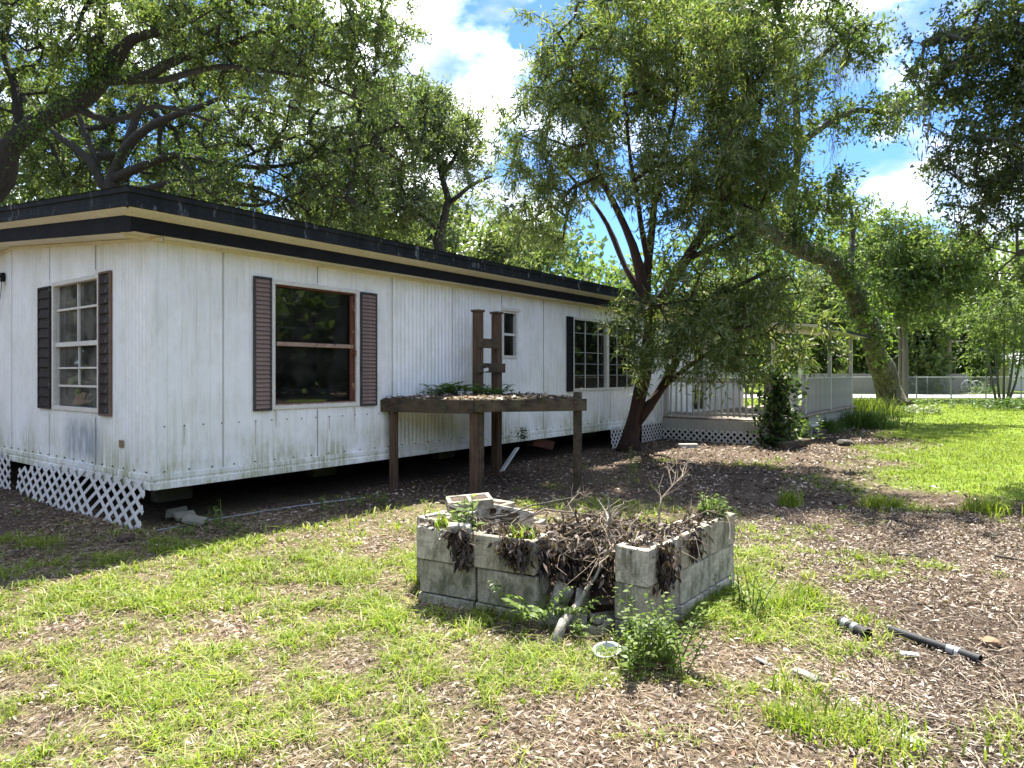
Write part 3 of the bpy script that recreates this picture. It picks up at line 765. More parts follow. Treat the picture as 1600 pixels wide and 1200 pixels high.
railing((T0, -.12, 0), (T0, -DW, 0))
railing((T0, -DW, 0), (14.2, -DW, 0)); railing((15.0, -DW, 0), (17.8, -DW, 0)); railing((17.8, -DW, 0), (20.75, -DW, 0))
railing((20.75, -DW, 0), (20.75, -1.5, 0))
lattice(pc, 'lattice_panel', DW-.05, .30, .148, .040, place=lambda u, o, z: (T0-.05-o, -.05-u, z-.02))
lattice(pc, 'lattice_panel', 1.7, .26, .148, .040, place=lambda u, o, z: (T0+u, -DW-.075-o, z-.03))
m = MB(); m.box(14.22, 14.95, -DW-.38, -DW-.07, .30, .34); m.box(14.25, 14.29, -DW-.36, -DW-.07, 0, .299); m.box(14.88, 14.92, -DW-.36, -DW-.07, 0, .299); m.build('step', MT['timber_w'], pc, .006)
m = MB()
m.extrude([(.15, 3.13), (-3.05, 2.82), (-3.05, 2.76), (.15, 3.07)], 14.6, 21.3, lambda p, q: (q, p[0], p[1]), True)
for q in (14.6, 21.3): m.face([(q, .15, 3.13), (q, -3.05, 2.82), (q, -3.05, 2.76), (q, .15, 3.07)])
m.build('porch_roof', MT['soffit'], pc)
m = MB(); m.extrude([(.15, 3.145), (-3.08, 2.832), (-3.08, 2.75)], 14.57, 21.33, lambda p, q: (q, p[0], p[1])); m.build('porch_roof_edge', MT['fascia'], pc)
m = MB(); m.beam((14.7, -DW, 2.80), (21.6, -DW, 2.80), .06, .12); m.build('porch_beam', MT['timber_w'], pc)

# ------------------------------------------------------------------ old pool deck platform by the wall
pf = empty('platform', (0, 0, 0), 0, 'old mossy timber platform on posts with two tall posts against the white wall', 'platform')
PA, PB, PD, PE, PF = (Vector(p) for p in ((-1.74, 9.45, 0), (-.50, 8.93, 0), (.96, 9.32, 0), (.25, 11.0, 0), (-1.02, 10.28, 0)))
TZ = 1.26
for a, b, h, ex in ((PA, PB, .185, .05), (PB, PD, .165, .06), (PD, PE, .16, 0), (PE, PF, .16, 0), (PF, PA, .16, 0)):
    d = (b-a).normalized()
    m = MB(); m.beam(a-d*ex*(a is PA)+Vector((0, 0, TZ-h/2)), b+d*ex*(b is PD)+Vector((0, 0, TZ-h/2)), .045, h)
    m.build('rim_beam', MT['timber'], pf, .006)
for a, b in ((PA, PB), (PB, PD)):
    d = (b-a).normalized(); o_ = Vector((d.y, -d.x, 0))
    for t in (.07, .93):
        for dz in (.05, .12):
            p = a+(b-a)*t+o_*.024+Vector((0, 0, TZ-dz)); m = MB(); m.tube([p, p+o_*.012], [.016, .013], 8); m.build('bolt', MT['rust'], pf)
m = MB(); m.beam(PA+Vector((-.03, .03, TZ-.10)), PA+Vector((-.09, .10, TZ-.10)), .10, .17); m.build('corner_block', MT['timber'], pf, .006)
# deck boards, cut to the outline
poly = [PA, PB, PD, PE, PF]
def inpoly(x, y):
    c = False; n = len(poly)
    for i in range(n):
        a, b = poly[i], poly[(i+1) % n]
        if (a.y > y) != (b.y > y) and x < (b.x-a.x)*(y-a.y)/(b.y-a.y)+a.x: c = not c
    return c
cen = sum(poly, Vector())/5; bd_ = Vector((.6023, .7983, 0)); bn_ = Vector((-.7983, .6023, 0))
for i in range(-12, 13):
    o = cen+bn_*(i*.142)
    ts = [t for t in np.arange(-2.2, 2.2, .02) if inpoly(*(o+bd_*t).xy)]
    if len(ts) > 8:
        m = MB(); m.beam(o+bd_*ts[0]+Vector((0, 0, TZ-.012+random.uniform(-.006, .006))), o+bd_*ts[-1]+Vector((0, 0, TZ-.012+random.uniform(-.006, .006))), .132, .032)
        m.build('deck_board', MT['timber'], pf, .004)
def post(x, y, z1, mat, w=.092, z0=-.05, lean=(0, 0)):
    m = MB(); m.beam((x, y, z0), (x+lean[0], y+lean[1], z1), w, w, up=(.55, .83, 0)); return m.build('post', mat, pf, .005)
for p, z, mt in ((PA+Vector((.10, .02, 0)), TZ-.16, 'timber_l'), (PB+Vector((.0, .075, 0)), TZ-.17, 'timber_l'), (PB+Vector((.07, .13, 0)), TZ-.10, 'timber'), (PD+Vector((-.06, .05, 0)), TZ+.09, 'timber')):
    post(p.x, p.y, z, MT[mt])
T1p, T2p = Vector((-.525, 10.52, 0)), Vector((-.245, 10.86, 0))
for p in (T1p, T2p):
    o = post(p.x, p.y, 2.55, MT['timber_l'], .125)
    m = MB(); m.beam(p+Vector((0, 0, 2.551)), p+Vector((0, 0, 2.585)), .165, .165, up=(.55, .83, 0)); m.build('post_cap', MT['timber_l'], pf, .008)
dd = (T2p-T1p).normalized(); nn = Vector((dd.y, -dd.x, 0))
for a, b, z in ((T1p-dd*.10+nn*.085, T2p+dd*.10+nn*.085, 1.69), (T1p-dd*.07+nn*.083, T2p-dd*.03+nn*.083, 2.07)):
    m = MB(); m.beam(a+Vector((0, 0, z)), b+Vector((0, 0, z)), .04, .145); m.build('cross_board', MT['timber'], pf, .005)
m = MB(); m.beam(T1p+nn*.12+Vector((0, 0, 1.655)), T1p+nn*.125+dd*.10+Vector((0, 0, 1.67)), .008, .05); m.build('paper_tag', MT['white_paint'], pf)

# ------------------------------------------------------------------ leaves, branches, trees
def unit(v): return v/np.maximum(np.linalg.norm(v, axis=-1, keepdims=True), 1e-9)
def leaf_quads(pos, d, nrm, L, W, fold=0.0):
    """diamond leaves: pos (N,3) base, d (N,3) direction, nrm (N,3) rough normal"""
    side = unit(np.cross(d, nrm)); up = np.cross(side, d)
    L = np.asarray(L).reshape(-1, 1); W = np.asarray(W).reshape(-1, 1)
    a = pos; b = pos+d*L*.45+side*W*.5+up*W*fold; c = pos+d*L; e = pos+d*L*.45-side*W*.5+up*W*fold
    v = np.stack([a, b, c, e], 1).reshape(-1, 3)
    f = np.arange(len(pos)*4).reshape(-1, 4)
    return v, f
def rvec(n): return unit(rng.normal(size=(n, 3)))
def catmull(pts, step):
    P = [np.array(p, float) for p in pts]; out = []
    for i in range(len(P)-1):
        p0 = P[max(i-1, 0)]; p1 = P[i]; p2 = P[i+1]; p3 = P[min(i+2, len(P)-1)]
        n = max(1, int(np.linalg.norm(p2[:3]-p1[:3])/step))
        for k in range(n):
            t = k/n
            q = .5*((2*p1)+(-p0+p2)*t+(2*p0-5*p1+4*p2-p3)*t*t+(-p0+3*p1-3*p2+p3)*t**3)
            q[3] = p1[3]*(1-t)+p2[3]*t
            out.append(q)
    out.append(P[-1]); return out
def tubes_np(segA, segB, ra, rb, n):
    """separate tapered prisms, vectorised"""
    d = unit(segB-segA); ref = np.where(np.abs(d[:, 2:3]) > .9, np.array([[1., 0, 0]]), np.array([[0, 0, 1.]]))
    u = unit(np.cross(d, ref)); w = np.cross(d, u)
    vs_ = []
    for P, r in ((segA, ra), (segB, rb)):
        for k in range(n):
            a = 2*PI*k/n
            vs_.append(P+(u*math.cos(a)+w*math.sin(a))*r[:, None])
    v = np.stack(vs_, 1).reshape(-1, 3)
    b = np.arange(len(segA))[:, None]*2*n
    fs = [np.concatenate([b+k, b+(k+1) % n, b+n+(k+1) % n, b+n+k], 1) for k in range(n)]
    return v, np.stack(fs, 1).reshape(-1, 4)
def in_blobs(blobs, dens):
    """points inside ellipsoids (cx,cy,cz,rx,ry,rz[,weight])"""
    vol = np.array([b[3]*b[4]*b[5]*(b[6] if len(b) > 6 else 1) for b in blobs])
    cnt = rng.multinomial(dens, vol/vol.sum()); out = []
    for b, c in zip(blobs, cnt):
        if c: 
            r = rng.random((c, 1))**(1/2.6)
            out.append(np.array(b[:3])+rvec(c)*r*np.array(b[3:6]))
    return np.concatenate(out)
def pblob(px, py, d, rx, ry, rd, w=1.0):
    """ellipsoid crown lobe: centre seen at px,py d metres off; radii px-sized sideways, metres deep"""
    c = at(px, py, d); k = d/FPX
    return (c.x, c.y, c.z, rx*k, rd, ry*k, w)
def plimb(*pts): return [(*at(a, b, d), r) for a, b, d, r in pts]
def make_tree(name, label, cat, base, limbs, blobs, n_clusters, bark, leaf, spray=(6, 7), sl=.45, L=.08, W=.02, droop=.25, spread=.9, group=None, step=.3, twig_r=.005, sides=10, twigs=True, fold=.12, rscale=1.0, gnarl=.35, crown_flat=.0, maxr=None, clump=0.0):
    root = empty(name, base, 0, label, cat, group); bz = np.array(base, float)
    mb = MB(); nodes = []; rad = []; par = []; fixed = []
    for li, lb in enumerate(limbs):
        pts = catmull([(q[0], q[1], q[2], q[3]*rscale) for q in lb], step)
        wv = rng.normal(size=(len(pts), 3))
        for _ in range(2): wv[1:-1] = .25*wv[:-2]+.5*wv[1:-1]+.25*wv[2:]
        jit = [p[:3]+wv[i]*min(gnarl*p[3]*1.5+.02, .20)*(0 < i < len(pts)-1) for i, p in enumerate(pts)]
        mb.tube([Vector(q-bz) for q in jit], [max(p[3]*(1+rng.normal()*.05), .008) for p in pts], sides if pts[0][3] > .06 else 6, wob=.06)
        for i, (q, p) in enumerate(zip(jit, pts)):
            nodes.append(q); rad.append(p[3]); fixed.append(i/max(1, len(pts)-1))
    nodes = list(nodes); nl = len(nodes)
    att = in_blobs(blobs, n_clusters)
    N = nl+n_clusters*14+10
    arr = np.full((N, 3), 1e6); arr[:nl] = nodes; pr = np.full(N, -1); cnt = nl
    # attach outwards from the limbs, thin limb ends preferred
    pen = np.zeros(N); pen[:nl] = np.array([max(0, r-.12)*3.0 for r in rad])
    d0 = np.array([np.min(np.linalg.norm(arr[:nl]-a, axis=1)) for a in att])
    tips = []; tdir = []; leafcount = np.zeros(N)
    for ai in np.argsort(d0):
        a = att[ai]
        dist = np.linalg.norm(arr[:cnt]-a, axis=1)+pen[:cnt]
        j = int(np.argmin(dist)); s = arr[j]; v = a-s; Ld = np.linalg.norm(v)
        n = max(1, min(12, int(Ld/step)))
        lift = np.array([0, 0, 1.])*Ld*.12
        prev = j
        for k in range(1, n+1):
            t = k/n
            q = s+v*t+lift*math.sin(PI*t)*.8+(rng.normal(size=3)*.07*min(Ld, 2) if k < n else 0)
            if cnt >= N: break
            arr[cnt] = q; pr[cnt] = prev; prev = cnt; cnt += 1
        tips.append(arr[prev].copy()); tdir.append(v/max(Ld, 1e-6))
    # branch thickness from what each carries
    load = np.zeros(cnt); load[nl:] += .15
    for i in range(cnt-1, nl-1, -1):
        load[i] += .6
        if pr[i] >= nl: load[pr[i]] += load[i]
    rr = twig_r*np.sqrt(np.maximum(load, .3))*1.05
    if maxr: rr = np.minimum(rr, maxr)
    if twigs and cnt > nl:
        ii = np.arange(nl, cnt); A = arr[pr[ii]]; B = arr[ii]
        ra = np.where(pr[ii] >= nl, rr[pr[ii]], rr[ii]*1.2); rb = rr[ii]
        tv, tf = tubes_np(A-bz, B-bz, np.minimum(ra, rb*1.8), rb, 5)
        tag(link('branches', np_mesh('branches', tv, tf, bark, True), root), kind='stuff')
    mb.build('trunk', bark, root, smooth=True)
    # leaves
    tips = np.array(tips); tdir = np.array(tdir); S, K = spray
    n = len(tips)
    base_ = np.repeat(tips, S, 0)
    if clump: base_ = base_+rng.normal(size=base_.shape)*clump
    sd = unit(np.repeat(tdir, S, 0)*.55+rng.normal(size=(n*S, 3))*spread+np.array([0, 0, -droop])+np.array([0, 0, -crown_flat])*0)
    ln = sl*(.55+.9*rng.random((n*S, 1)))
    tk = (np.arange(K)+.6)/K
    pos = base_[:, None, :]+sd[:, None, :]*ln[:, None, :]*tk[None, :, None]
    pos[:, :, 2] -= (droop*.55)*ln*(tk[None, :]**2)
    pos = pos+rng.normal(size=pos.shape)*L*.18
    M_ = n*S*K
    pos = pos.reshape(M_, 3)
    dd = np.repeat(sd, K, 0)
    ld = unit(dd*.55+rng.normal(size=(M_, 3))*.62+np.array([0, 0, -droop*.6]))
    nr = unit(rng.normal(size=(M_, 3))*.75+np.array([0, 0, 1.]))
    Ls = L*(.6+.75*rng.random(M_)); Ws = W*(.7+.6*rng.random(M_))
    v, f = leaf_quads(pos-bz, ld, nr, Ls, Ws, fold)
    co = link('crown', np_mesh('crown', v, f, leaf), root); tag(co, kind='stuff')
    return root, arr[:cnt], att

def moss_strands(parent, pts, bz, n, ln=(.5, 1.3)):
    """hanging beards of grey moss"""
    V = []; F = []; c = 0
    allp = []
    for p in pts:
        k = n
        q = np.array(p)-np.array(bz)+rng.normal(size=(k, 3))*np.array([.22, .22, .08])
        L = rng.uniform(*ln, size=(k, 1))
        for s_ in range(4):
            allp.append((q+np.array([0, 0, -1.])*L*s_/4+rng.normal(size=(k, 3))*.035, L/4*1.4))
    P = np.concatenate([a for a, _ in allp]); LL = np.concatenate([b for _, b in allp])[:, 0]
    d = unit(np.array([[0, 0, -1.]])+rng.normal(size=P.shape)*.22)
    v, f = leaf_quads(P, d, rvec(len(P)), LL, np.full(len(P), .022))
    o = link('hanging_moss', np_mesh('hanging_moss', v, f, MT['moss']), parent); tag(o, kind='stuff')

def leaf_cloud(name, parent, mat, centers, n_each, spread, L, W, dirbias=(0, 0, .3), bz=(0, 0, 0), fold=.1, stuff=True):
    C = np.repeat(np.array(centers, float), n_each, 0); n = len(C)
    P = C+rng.normal(size=(n, 3))*np.array(spread)
    d = unit(rng.normal(size=(n, 3))+np.array(dirbias)); nr = unit(rng.normal(size=(n, 3))*.7+np.array([0, 0, 1.]))
    v, f = leaf_quads(P-np.array(bz), d, nr, L*(.6+.8*rng.random(n)), W*(.6+.8*rng.random(n)), fold)
    o = link(name, np_mesh(name, v, f, mat), parent)
    if stuff: tag(o, kind='stuff')
    return o

# the dark many stemmed tree in front of the house
bt, bn, ba = make_tree('yard_tree', 'bushy narrow leaved tree with dark red forked trunk beside the porch', 'tree', tuple(gnd(990, 703)),
    [plimb((982, 706, 14.15, .27), (988, 680, 14.1, .19), (997, 640, 14.0, .165), (1010, 560, 13.9, .14), (1018, 500, 13.8, .125)),
     plimb((1018, 500, 13.8, .14), (1006, 450, 13.7, .12), (985, 390, 13.6, .09), (960, 330, 13.4, .07), (930, 255, 13.0, .045), (905, 160, 12.8, .025), (890, 80, 12.8, .015)),
     plimb((1018, 500, 13.8, .13), (1014, 440, 13.7, .10), (1018, 360, 13.6, .075), (1030, 280, 13.5, .055), (1052, 180, 13.3, .035), (1060, 80, 13.2, .018)),
     plimb((1020, 490, 13.8, .14), (1042, 450, 13.7, .12), (1072, 400, 13.4, .095), (1110, 340, 13.0, .07), (1160, 255, 12.7, .045), (1190, 160, 12.4, .025)),
     plimb((1010, 465, 13.75, .09), (980, 420, 14.0, .07), (950, 350, 14.4, .05), (905, 290, 14.6, .035), (850, 230, 14.6, .02)),
     plimb((1016, 420, 13.7, .07), (1000, 340, 13.5, .05), (985, 250, 13.2, .035), (975, 150, 13.0, .02)),
     plimb((996, 660, 14.05, .10), (1030, 615, 13.9, .085), (1058, 565, 13.6, .075), (1078, 500, 13.3, .07), (1135, 460, 12.9, .05), (1205, 420, 12.5, .03)),
     plimb((1000, 640, 14.05, .055), (1042, 600, 13.7, .05), (1078, 572, 13.3, .05), (1140, 535, 12.8, .03), (1200, 520, 12.4, .02)),
     plimb((1070, 405, 13.4, .06), (1140, 370, 12.9, .045), (1185, 350, 12.6, .02))],
    [pblob(865, 210, 13.6, 85, 140, 1.6, .8), pblob(955, 100, 13.2, 110, 110, 1.7), pblob(1075, 100, 13.1, 120, 100, 1.8), pblob(1175, 150, 12.8, 85, 120, 1.6),
     pblob(1110, 260, 12.6, 120, 85, 1.7), pblob(960, 260, 13.2, 115, 70, 1.6, .7), pblob(1165, 275, 12.5, 80, 75, 1.4, .8), pblob(1130, 420, 12.4, 100, 75, 1.4, .8),
     pblob(1185, 490, 12.1, 75, 65, 1.3, .9), pblob(1135, 535, 12.2, 120, 55, 1.2, 1.0), pblob(1030, 550, 13.0, 58, 52, .7, .9), pblob(925, 460, 13.2, 60, 30, .7, .5),
     pblob(830, 360, 13.6, 55, 75, 1.0, .6), pblob(1090, 345, 12.7, 75, 40, 1.1, .5), pblob(800, 290, 13.6, 35, 70, .8, .5), pblob(1262, 520, 12.3, 48, 45, .9, .9), pblob(1000, 520, 12.7, 50, 60, .6, 1.1), pblob(1075, 470, 12.6, 60, 60, 1.0, 1.0), pblob(855, 70, 13.4, 50, 85, 1.1, .5)],
    680, MT['bark_red'], MT['leaf_bottle'], spray=(10, 13), sl=.38, L=.155, W=.030, droop=.30, spread=.8, twig_r=.0075)

# the leaning oak by the road
ok, on, oa = make_tree('leaning_oak', 'thick leaning oak with ivy on its trunk beyond the porch', 'tree', tuple(gnd(1398, 637)),
    [plimb((1402, 642, 33, .95), (1399, 632, 33, .80), (1390, 608, 32.8, .68), (1372, 565, 32.2, .60), (1352, 512, 31.4, .56), (1336, 465, 30.6, .54), (1312, 428, 29.6, .51), (1272, 398, 28.6, .46), (1226, 375, 27.6, .40), (1180, 352, 26.6, .32), (1110, 330, 25.5, .2)),
     plimb((1318, 434, 29.8, .22), (1332, 390, 30.5, .16), (1335, 345, 31, .11), (1322, 305, 31, .07)),
     plimb((1250, 388, 28.2, .26), (1236, 330, 27.5, .22), (1246, 230, 27, .18), (1238, 130, 26.5, .15), (1222, 40, 26, .12), (1200, -40, 26, .10)),
     plimb((1246, 225, 27, .20), (1290, 195, 27, .17), (1340, 172, 27, .13), (1400, 178, 27, .10), (1460, 160, 27, .06)),
     plimb((1222, 50, 26, .13), (1150, 10, 25, .10), (1050, 10, 24.5, .08), (980, 20, 24, .06)),
     plimb((1238, 130, 26.5, .12), (1300, 70, 26.5, .09), (1350, 40, 26.5, .06))],
    [pblob(1285, 300, 27, 36, 34, 1.6, .5), pblob(1325, 62, 26.5, 55, 42, 1.8, .7), pblob(1180, 10, 26, 170, 48, 2.6, .7), pblob(1345, 178, 27, 85, 26, 1.4, 1.0), pblob(1245, 150, 27, 38, 90, 1.6, .5),
     pblob(1225, 335, 28, 95, 38, 2.4, .7), pblob(1325, 330, 31, 38, 35, 1.6, .6), pblob(1020, 20, 24.5, 110, 45, 2.0, .5), pblob(1440, 160, 27, 50, 30, 1.2, .6)],
    400, MT['bark_oakl'], MT['leaf_oak'], spray=(8, 10), sl=.7, L=.19, W=.085, droop=.18, twig_r=.011, step=.5, gnarl=.2, rscale=.84)
obz = np.array(ok.location)
moss_strands(ok, [np.array(at(1290+rng.normal()*30, 60+rng.normal()*18, 26.5)) for _ in range(9)]+[np.array(at(1345, 75, 26.5)), np.array(at(1255, 20, 26)), np.array(at(1300, 205, 27)), np.array(at(1205, 15, 26))], obz, 26, (.6, 1.9))
# ivy up the trunk
tr = [np.array(p) for p in (at(1356, 522, 31.1), at(1345, 490, 30.6), at(1333, 460, 30.1), at(1312, 428, 29.2), at(1290, 410, 28.8), at(1268, 396, 28.3), at(1240, 380, 27.8), at(1215, 370, 27.3))]
leaf_cloud('ivy', ok, MT['leaf_ivy'], [t_+np.array((.18, 0, .22)) for t_ in tr], 260, (.40, .45, .36), .20, .10, (0, 0, -.4), obz)
leaf_cloud('ivy', ok, MT['leaf_weed'], [np.array(at(1372, 548, 31.4)), np.array(at(1352, 495, 30.3)), np.array(at(1325, 430, 29.3))], 150, (.36, .4, .5), .18, .14, (0, 0, -.4), obz)
moss_strands(ok, [np.array(at(x, y, 27.6)) for x, y in ((1225, 372), (1195, 360), (1260, 395), (1290, 415))], obz, 16, (.3, .9))

# oaks behind the house on the left
lo, _, _ = make_tree('live_oak', 'mossy live oak whose thick trunk slants up behind the house end', 'tree', tuple(gnd(-110, 684)),
    [plimb((-120, 690, 17.1, .62), (-90, 520, 17, .46), (-55, 380, 17, .43), (0, 262, 16.9, .40), (60, 200, 16.7, .37), (128, 140, 16.5, .33), (165, 105, 16.4, .27), (215, 60, 16.2, .18), (300, 20, 16, .12), (400, -20, 16, .08)),
     plimb((128, 140, 16.5, .25), (200, 128, 16.3, .18), (290, 95, 16.1, .15), (370, 60, 15.9, .11), (450, 40, 15.7, .08), (540, 35, 15.6, .05)),
     plimb((150, 120, 16.4, .22), (148, 70, 16.3, .18), (160, 10, 16.2, .14), (150, -60, 16, .1)),
     plimb((40, 215, 16.8, .2), (30, 150, 16.8, .16), (10, 80, 16.9, .12), (20, 0, 17, .1)),
     plimb((200, 128, 16.3, .13), (270, 120, 16.1, .11), (340, 100, 15.9, .09), (420, 110, 15.8, .07), (500, 130, 15.8, .05), (570, 160, 15.8, .03)),
     plimb((100, 165, 16.6, .15), (180, 185, 16.4, .11), (250, 170, 16.2, .08), (330, 190, 16.2, .05))],
    [pblob(90, 40, 16.5, 180, 100, 2.6), pblob(330, 30, 16, 170, 80, 2.4), pblob(520, 60, 15.8, 120, 85, 2.0, .9), pblob(590, 100, 15.8, 70, 70, 1.5, .8), pblob(470, 110, 16.2, 110, 60, 1.8, .5), pblob(-40, 120, 17, 70, 110, 2, .8), pblob(380, 70, 16.6, 160, 55, 2.0, .7), pblob(600, 20, 15.8, 60, 60, 1.5, .7)],
    900, MT['bark_oak'], MT['leaf_oak'], spray=(8, 10), sl=.34, L=.11, W=.046, droop=.15, twig_r=.0085, step=.35, rscale=.66, gnarl=.55)
lb = np.array(lo.location)
def along(pts, n, d=0):
    out = []
    for a, b in zip(pts[:-1], pts[1:]):
        for k in range(n): out.append(np.array(at(*(np.array(a)*(1-k/n)+np.array(b)*k/n))))
    return out
leaf_cloud('fern_growth', lo, MT['leaf_fern'], along([(20, 240, 16.7), (70, 190, 16.4), (128, 128, 16.2), (165, 95, 16.1)], 6)+along([(128, 130, 16.3), (200, 118, 16.1), (290, 88, 15.9), (370, 50, 15.7)], 5), 55, (.17, .17, .13), .12, .035, (0, 0, .4), lb)
l2, _, _ = make_tree('live_oak', 'dark spreading live oak with many crooked limbs right behind the roof corner', 'tree', tuple(gnd(178, 655)),
    [plimb((178, 660, 24.2, .75), (176, 420, 24, .5), (172, 320, 24, .46), (178, 270, 24, .42), (200, 235, 23.8, .34), (238, 200, 23.5, .26), (300, 165, 23.2, .18), (380, 150, 23, .12), (470, 170, 22.8, .08)),
     plimb((174, 300, 24, .34), (140, 250, 24, .27), (95, 215, 24, .2), (50, 165, 24, .15), (10, 110, 24, .1)),
     plimb((178, 280, 24, .32), (215, 255, 23.5, .26), (280, 240, 23, .2), (360, 258, 22.5, .16), (440, 262, 22.2, .12), (520, 235, 22, .09), (600, 225, 22, .05)),
     plimb((190, 250, 23.9, .26), (215, 180, 23.8, .2), (250, 110, 23.6, .15), (280, 40, 23.5, .1)),
     plimb((280, 240, 23, .16), (330, 300, 22.4, .12), (400, 320, 22, .1), (470, 300, 21.8, .07), (540, 310, 21.7, .04)),
     plimb((150, 262, 24, .2), (120, 180, 24, .15), (80, 110, 24, .12), (100, 40, 24, .08)),
     plimb((175, 310, 24, .26), (235, 292, 23.4, .20), (320, 284, 22.8, .16), (400, 296, 22.4, .12), (480, 330, 22, .07)),
     plimb((360, 258, 22.5, .11), (420, 225, 22.3, .09), (500, 205, 22, .06), (560, 190, 22, .04))],
    [pblob(70, 180, 25.5, 130, 110, 2.2, .5), pblob(300, 150, 26, 190, 90, 2.2, .5), pblob(250, 270, 26, 130, 50, 1.6, .7), pblob(60, 265, 26, 100, 50, 1.6, .7), pblob(480, 200, 22.4, 150, 70, 2.2, .7), pblob(560, 260, 22, 100, 70, 1.8, .8), pblob(400, 300, 22, 150, 45, 1.8, .6), pblob(620, 190, 22, 60, 70, 1.6, .9), pblob(520, 330, 21.9, 90, 40, 1.4, .7)],
    760, MT['bark_oak'], MT['leaf_oakd'], spray=(8, 10), sl=.44, L=.15, W=.066, droop=.15, twig_r=.018, step=.45, rscale=.55, gnarl=.65)
leaf_cloud('fern_growth', l2, MT['leaf_fern'], along([(190, 250, 23.6), (280, 236, 22.8), (360, 254, 22.3), (440, 258, 22)], 6), 40, (.2, .2, .14), .14, .04, (0, 0, .4), np.array(l2.location))
l3, _, _ = make_tree('live_oak', 'crooked grey live oak standing against the sky past the middle of the roof', 'tree', tuple(gnd(686, 637)),
    [plimb((686, 640, 32.2, .62), (688, 450, 32, .40), (690, 375, 32, .34), (700, 345, 32, .30), (704, 310, 31.9, .24), (692, 275, 31.8, .2), (684, 240, 31.7, .15), (660, 190, 31.5, .1), (640, 150, 31.5, .06)),
     plimb((704, 315, 31.9, .17), (735, 290, 31.7, .13), (770, 275, 31.6, .07)),
     plimb((690, 360, 32, .22), (660, 340, 31.9, .16), (620, 320, 31.6, .12), (560, 300, 31.4, .08)),
     plimb((692, 275, 31.8, .14), (720, 230, 31.8, .1), (715, 190, 31.8, .07)),
     plimb((640, 330, 31.8, .12), (600, 260, 31.6, .09), (580, 220, 31.5, .06))],
    [pblob(600, 230, 31.5, 85, 90, 2.6), pblob(690, 205, 31.7, 52, 62, 2.2, 1.6), pblob(735, 225, 31.7, 30, 50, 1.6, .9), pblob(640, 170, 31.5, 60, 45, 2.0, 1.2), pblob(570, 320, 31.3, 110, 50, 2.4), pblob(745, 285, 31.7, 35, 45, 1.6, .55), pblob(640, 320, 31.5, 60, 55, 2.0), pblob(520, 260, 31.3, 90, 70, 2.4)],
    620, MT['bark_oak'], MT['leaf_far2'], spray=(8, 9), sl=.7, L=.19, W=.08, droop=.12, twig_r=.013, step=.55, rscale=.68, gnarl=.6)

# the big oak that hangs in from the right
ro, _, _ = make_tree('overhanging_oak', 'dark oak branches hanging in from above at the upper right', 'tree', (11.6, 9.6, 0),
    [[(11.6, 9.6, -.1, .75), (11.5, 9.7, 2, .55), (11.2, 9.9, 4.0, .48), (10.6, 10.3, 5.6, .38), (9.8, 10.8, 6.6, .28), (8.8, 11.3, 7.2, .2), (7.8, 11.6, 7.4, .12), (7.0, 11.6, 7.2, .07)],
     [(10.6, 10.3, 5.6, .28), (9.8, 10.6, 5.7, .2), (9.0, 10.8, 5.4, .14), (8.3, 10.9, 5.0, .10), (7.6, 11.0, 4.6, .06)],
     [(11.3, 9.8, 3.8, .26), (10.2, 10.2, 4.3, .18), (9.3, 10.6, 4.2, .12), (8.6, 10.8, 3.7, .08), (8.0, 10.8, 3.5, .05)],
     [(10.8, 10.1, 5.2, .3), (10.6, 10.8, 7.0, .22), (10.0, 11.3, 8.4, .14), (9.2, 11.4, 9.2, .08)],
     [(11.2, 9.9, 4.6, .3), (12.3, 10.8, 6.2, .2), (13.3, 11.8, 7.2, .12)],
     [(10.0, 11.3, 8.4, .15), (9.0, 12.2, 9.9, .12), (7.4, 13.0, 10.8, .09), (5.6, 13.4, 11.0, .06), (4.4, 13.6, 11.0, .03)]],
    [pblob(1590, 80, 10.8, 130, 110, 1.6), pblob(1510, 60, 11.2, 85, 60, 1.4, .9), pblob(1550, 220, 10.7, 85, 90, 1.3), pblob(1600, 330, 10.6, 60, 85, 1.2, .9), pblob(1495, 350, 10.9, 32, 42, .6, .8), pblob(1530, 290, 10.8, 50, 40, .8, .7), pblob(1700, 150, 10.5, 120, 200, 1.9, .9), pblob(1600, 430, 10.6, 40, 40, .8, .6), pblob(1460, 120, 11.4, 55, 45, 1.0, .6), (12.5, 11.2, 7.4, 2.0, 1.9, 1.3, .6), (7.6, 13.0, 11.0, 1.7, 1.5, .8, .8), (5.4, 13.5, 11.1, 1.6, 1.4, .7, .7), (8.8, 12.2, 10.2, 1.3, 1.2, .8, .7)],
    760, MT['bark_grey'], MT['leaf_oakd'], spray=(10, 11), sl=.32, L=.080, W=.036, droop=.22, twig_r=.009, step=.3)
moss_strands(ro, [np.array(at(x, y, 10.8)) for x, y in ((1545, 250), (1465, 190), (1560, 270), (1530, 300), (1430, 150))], np.array(ro.location), 14, (.3, .8))

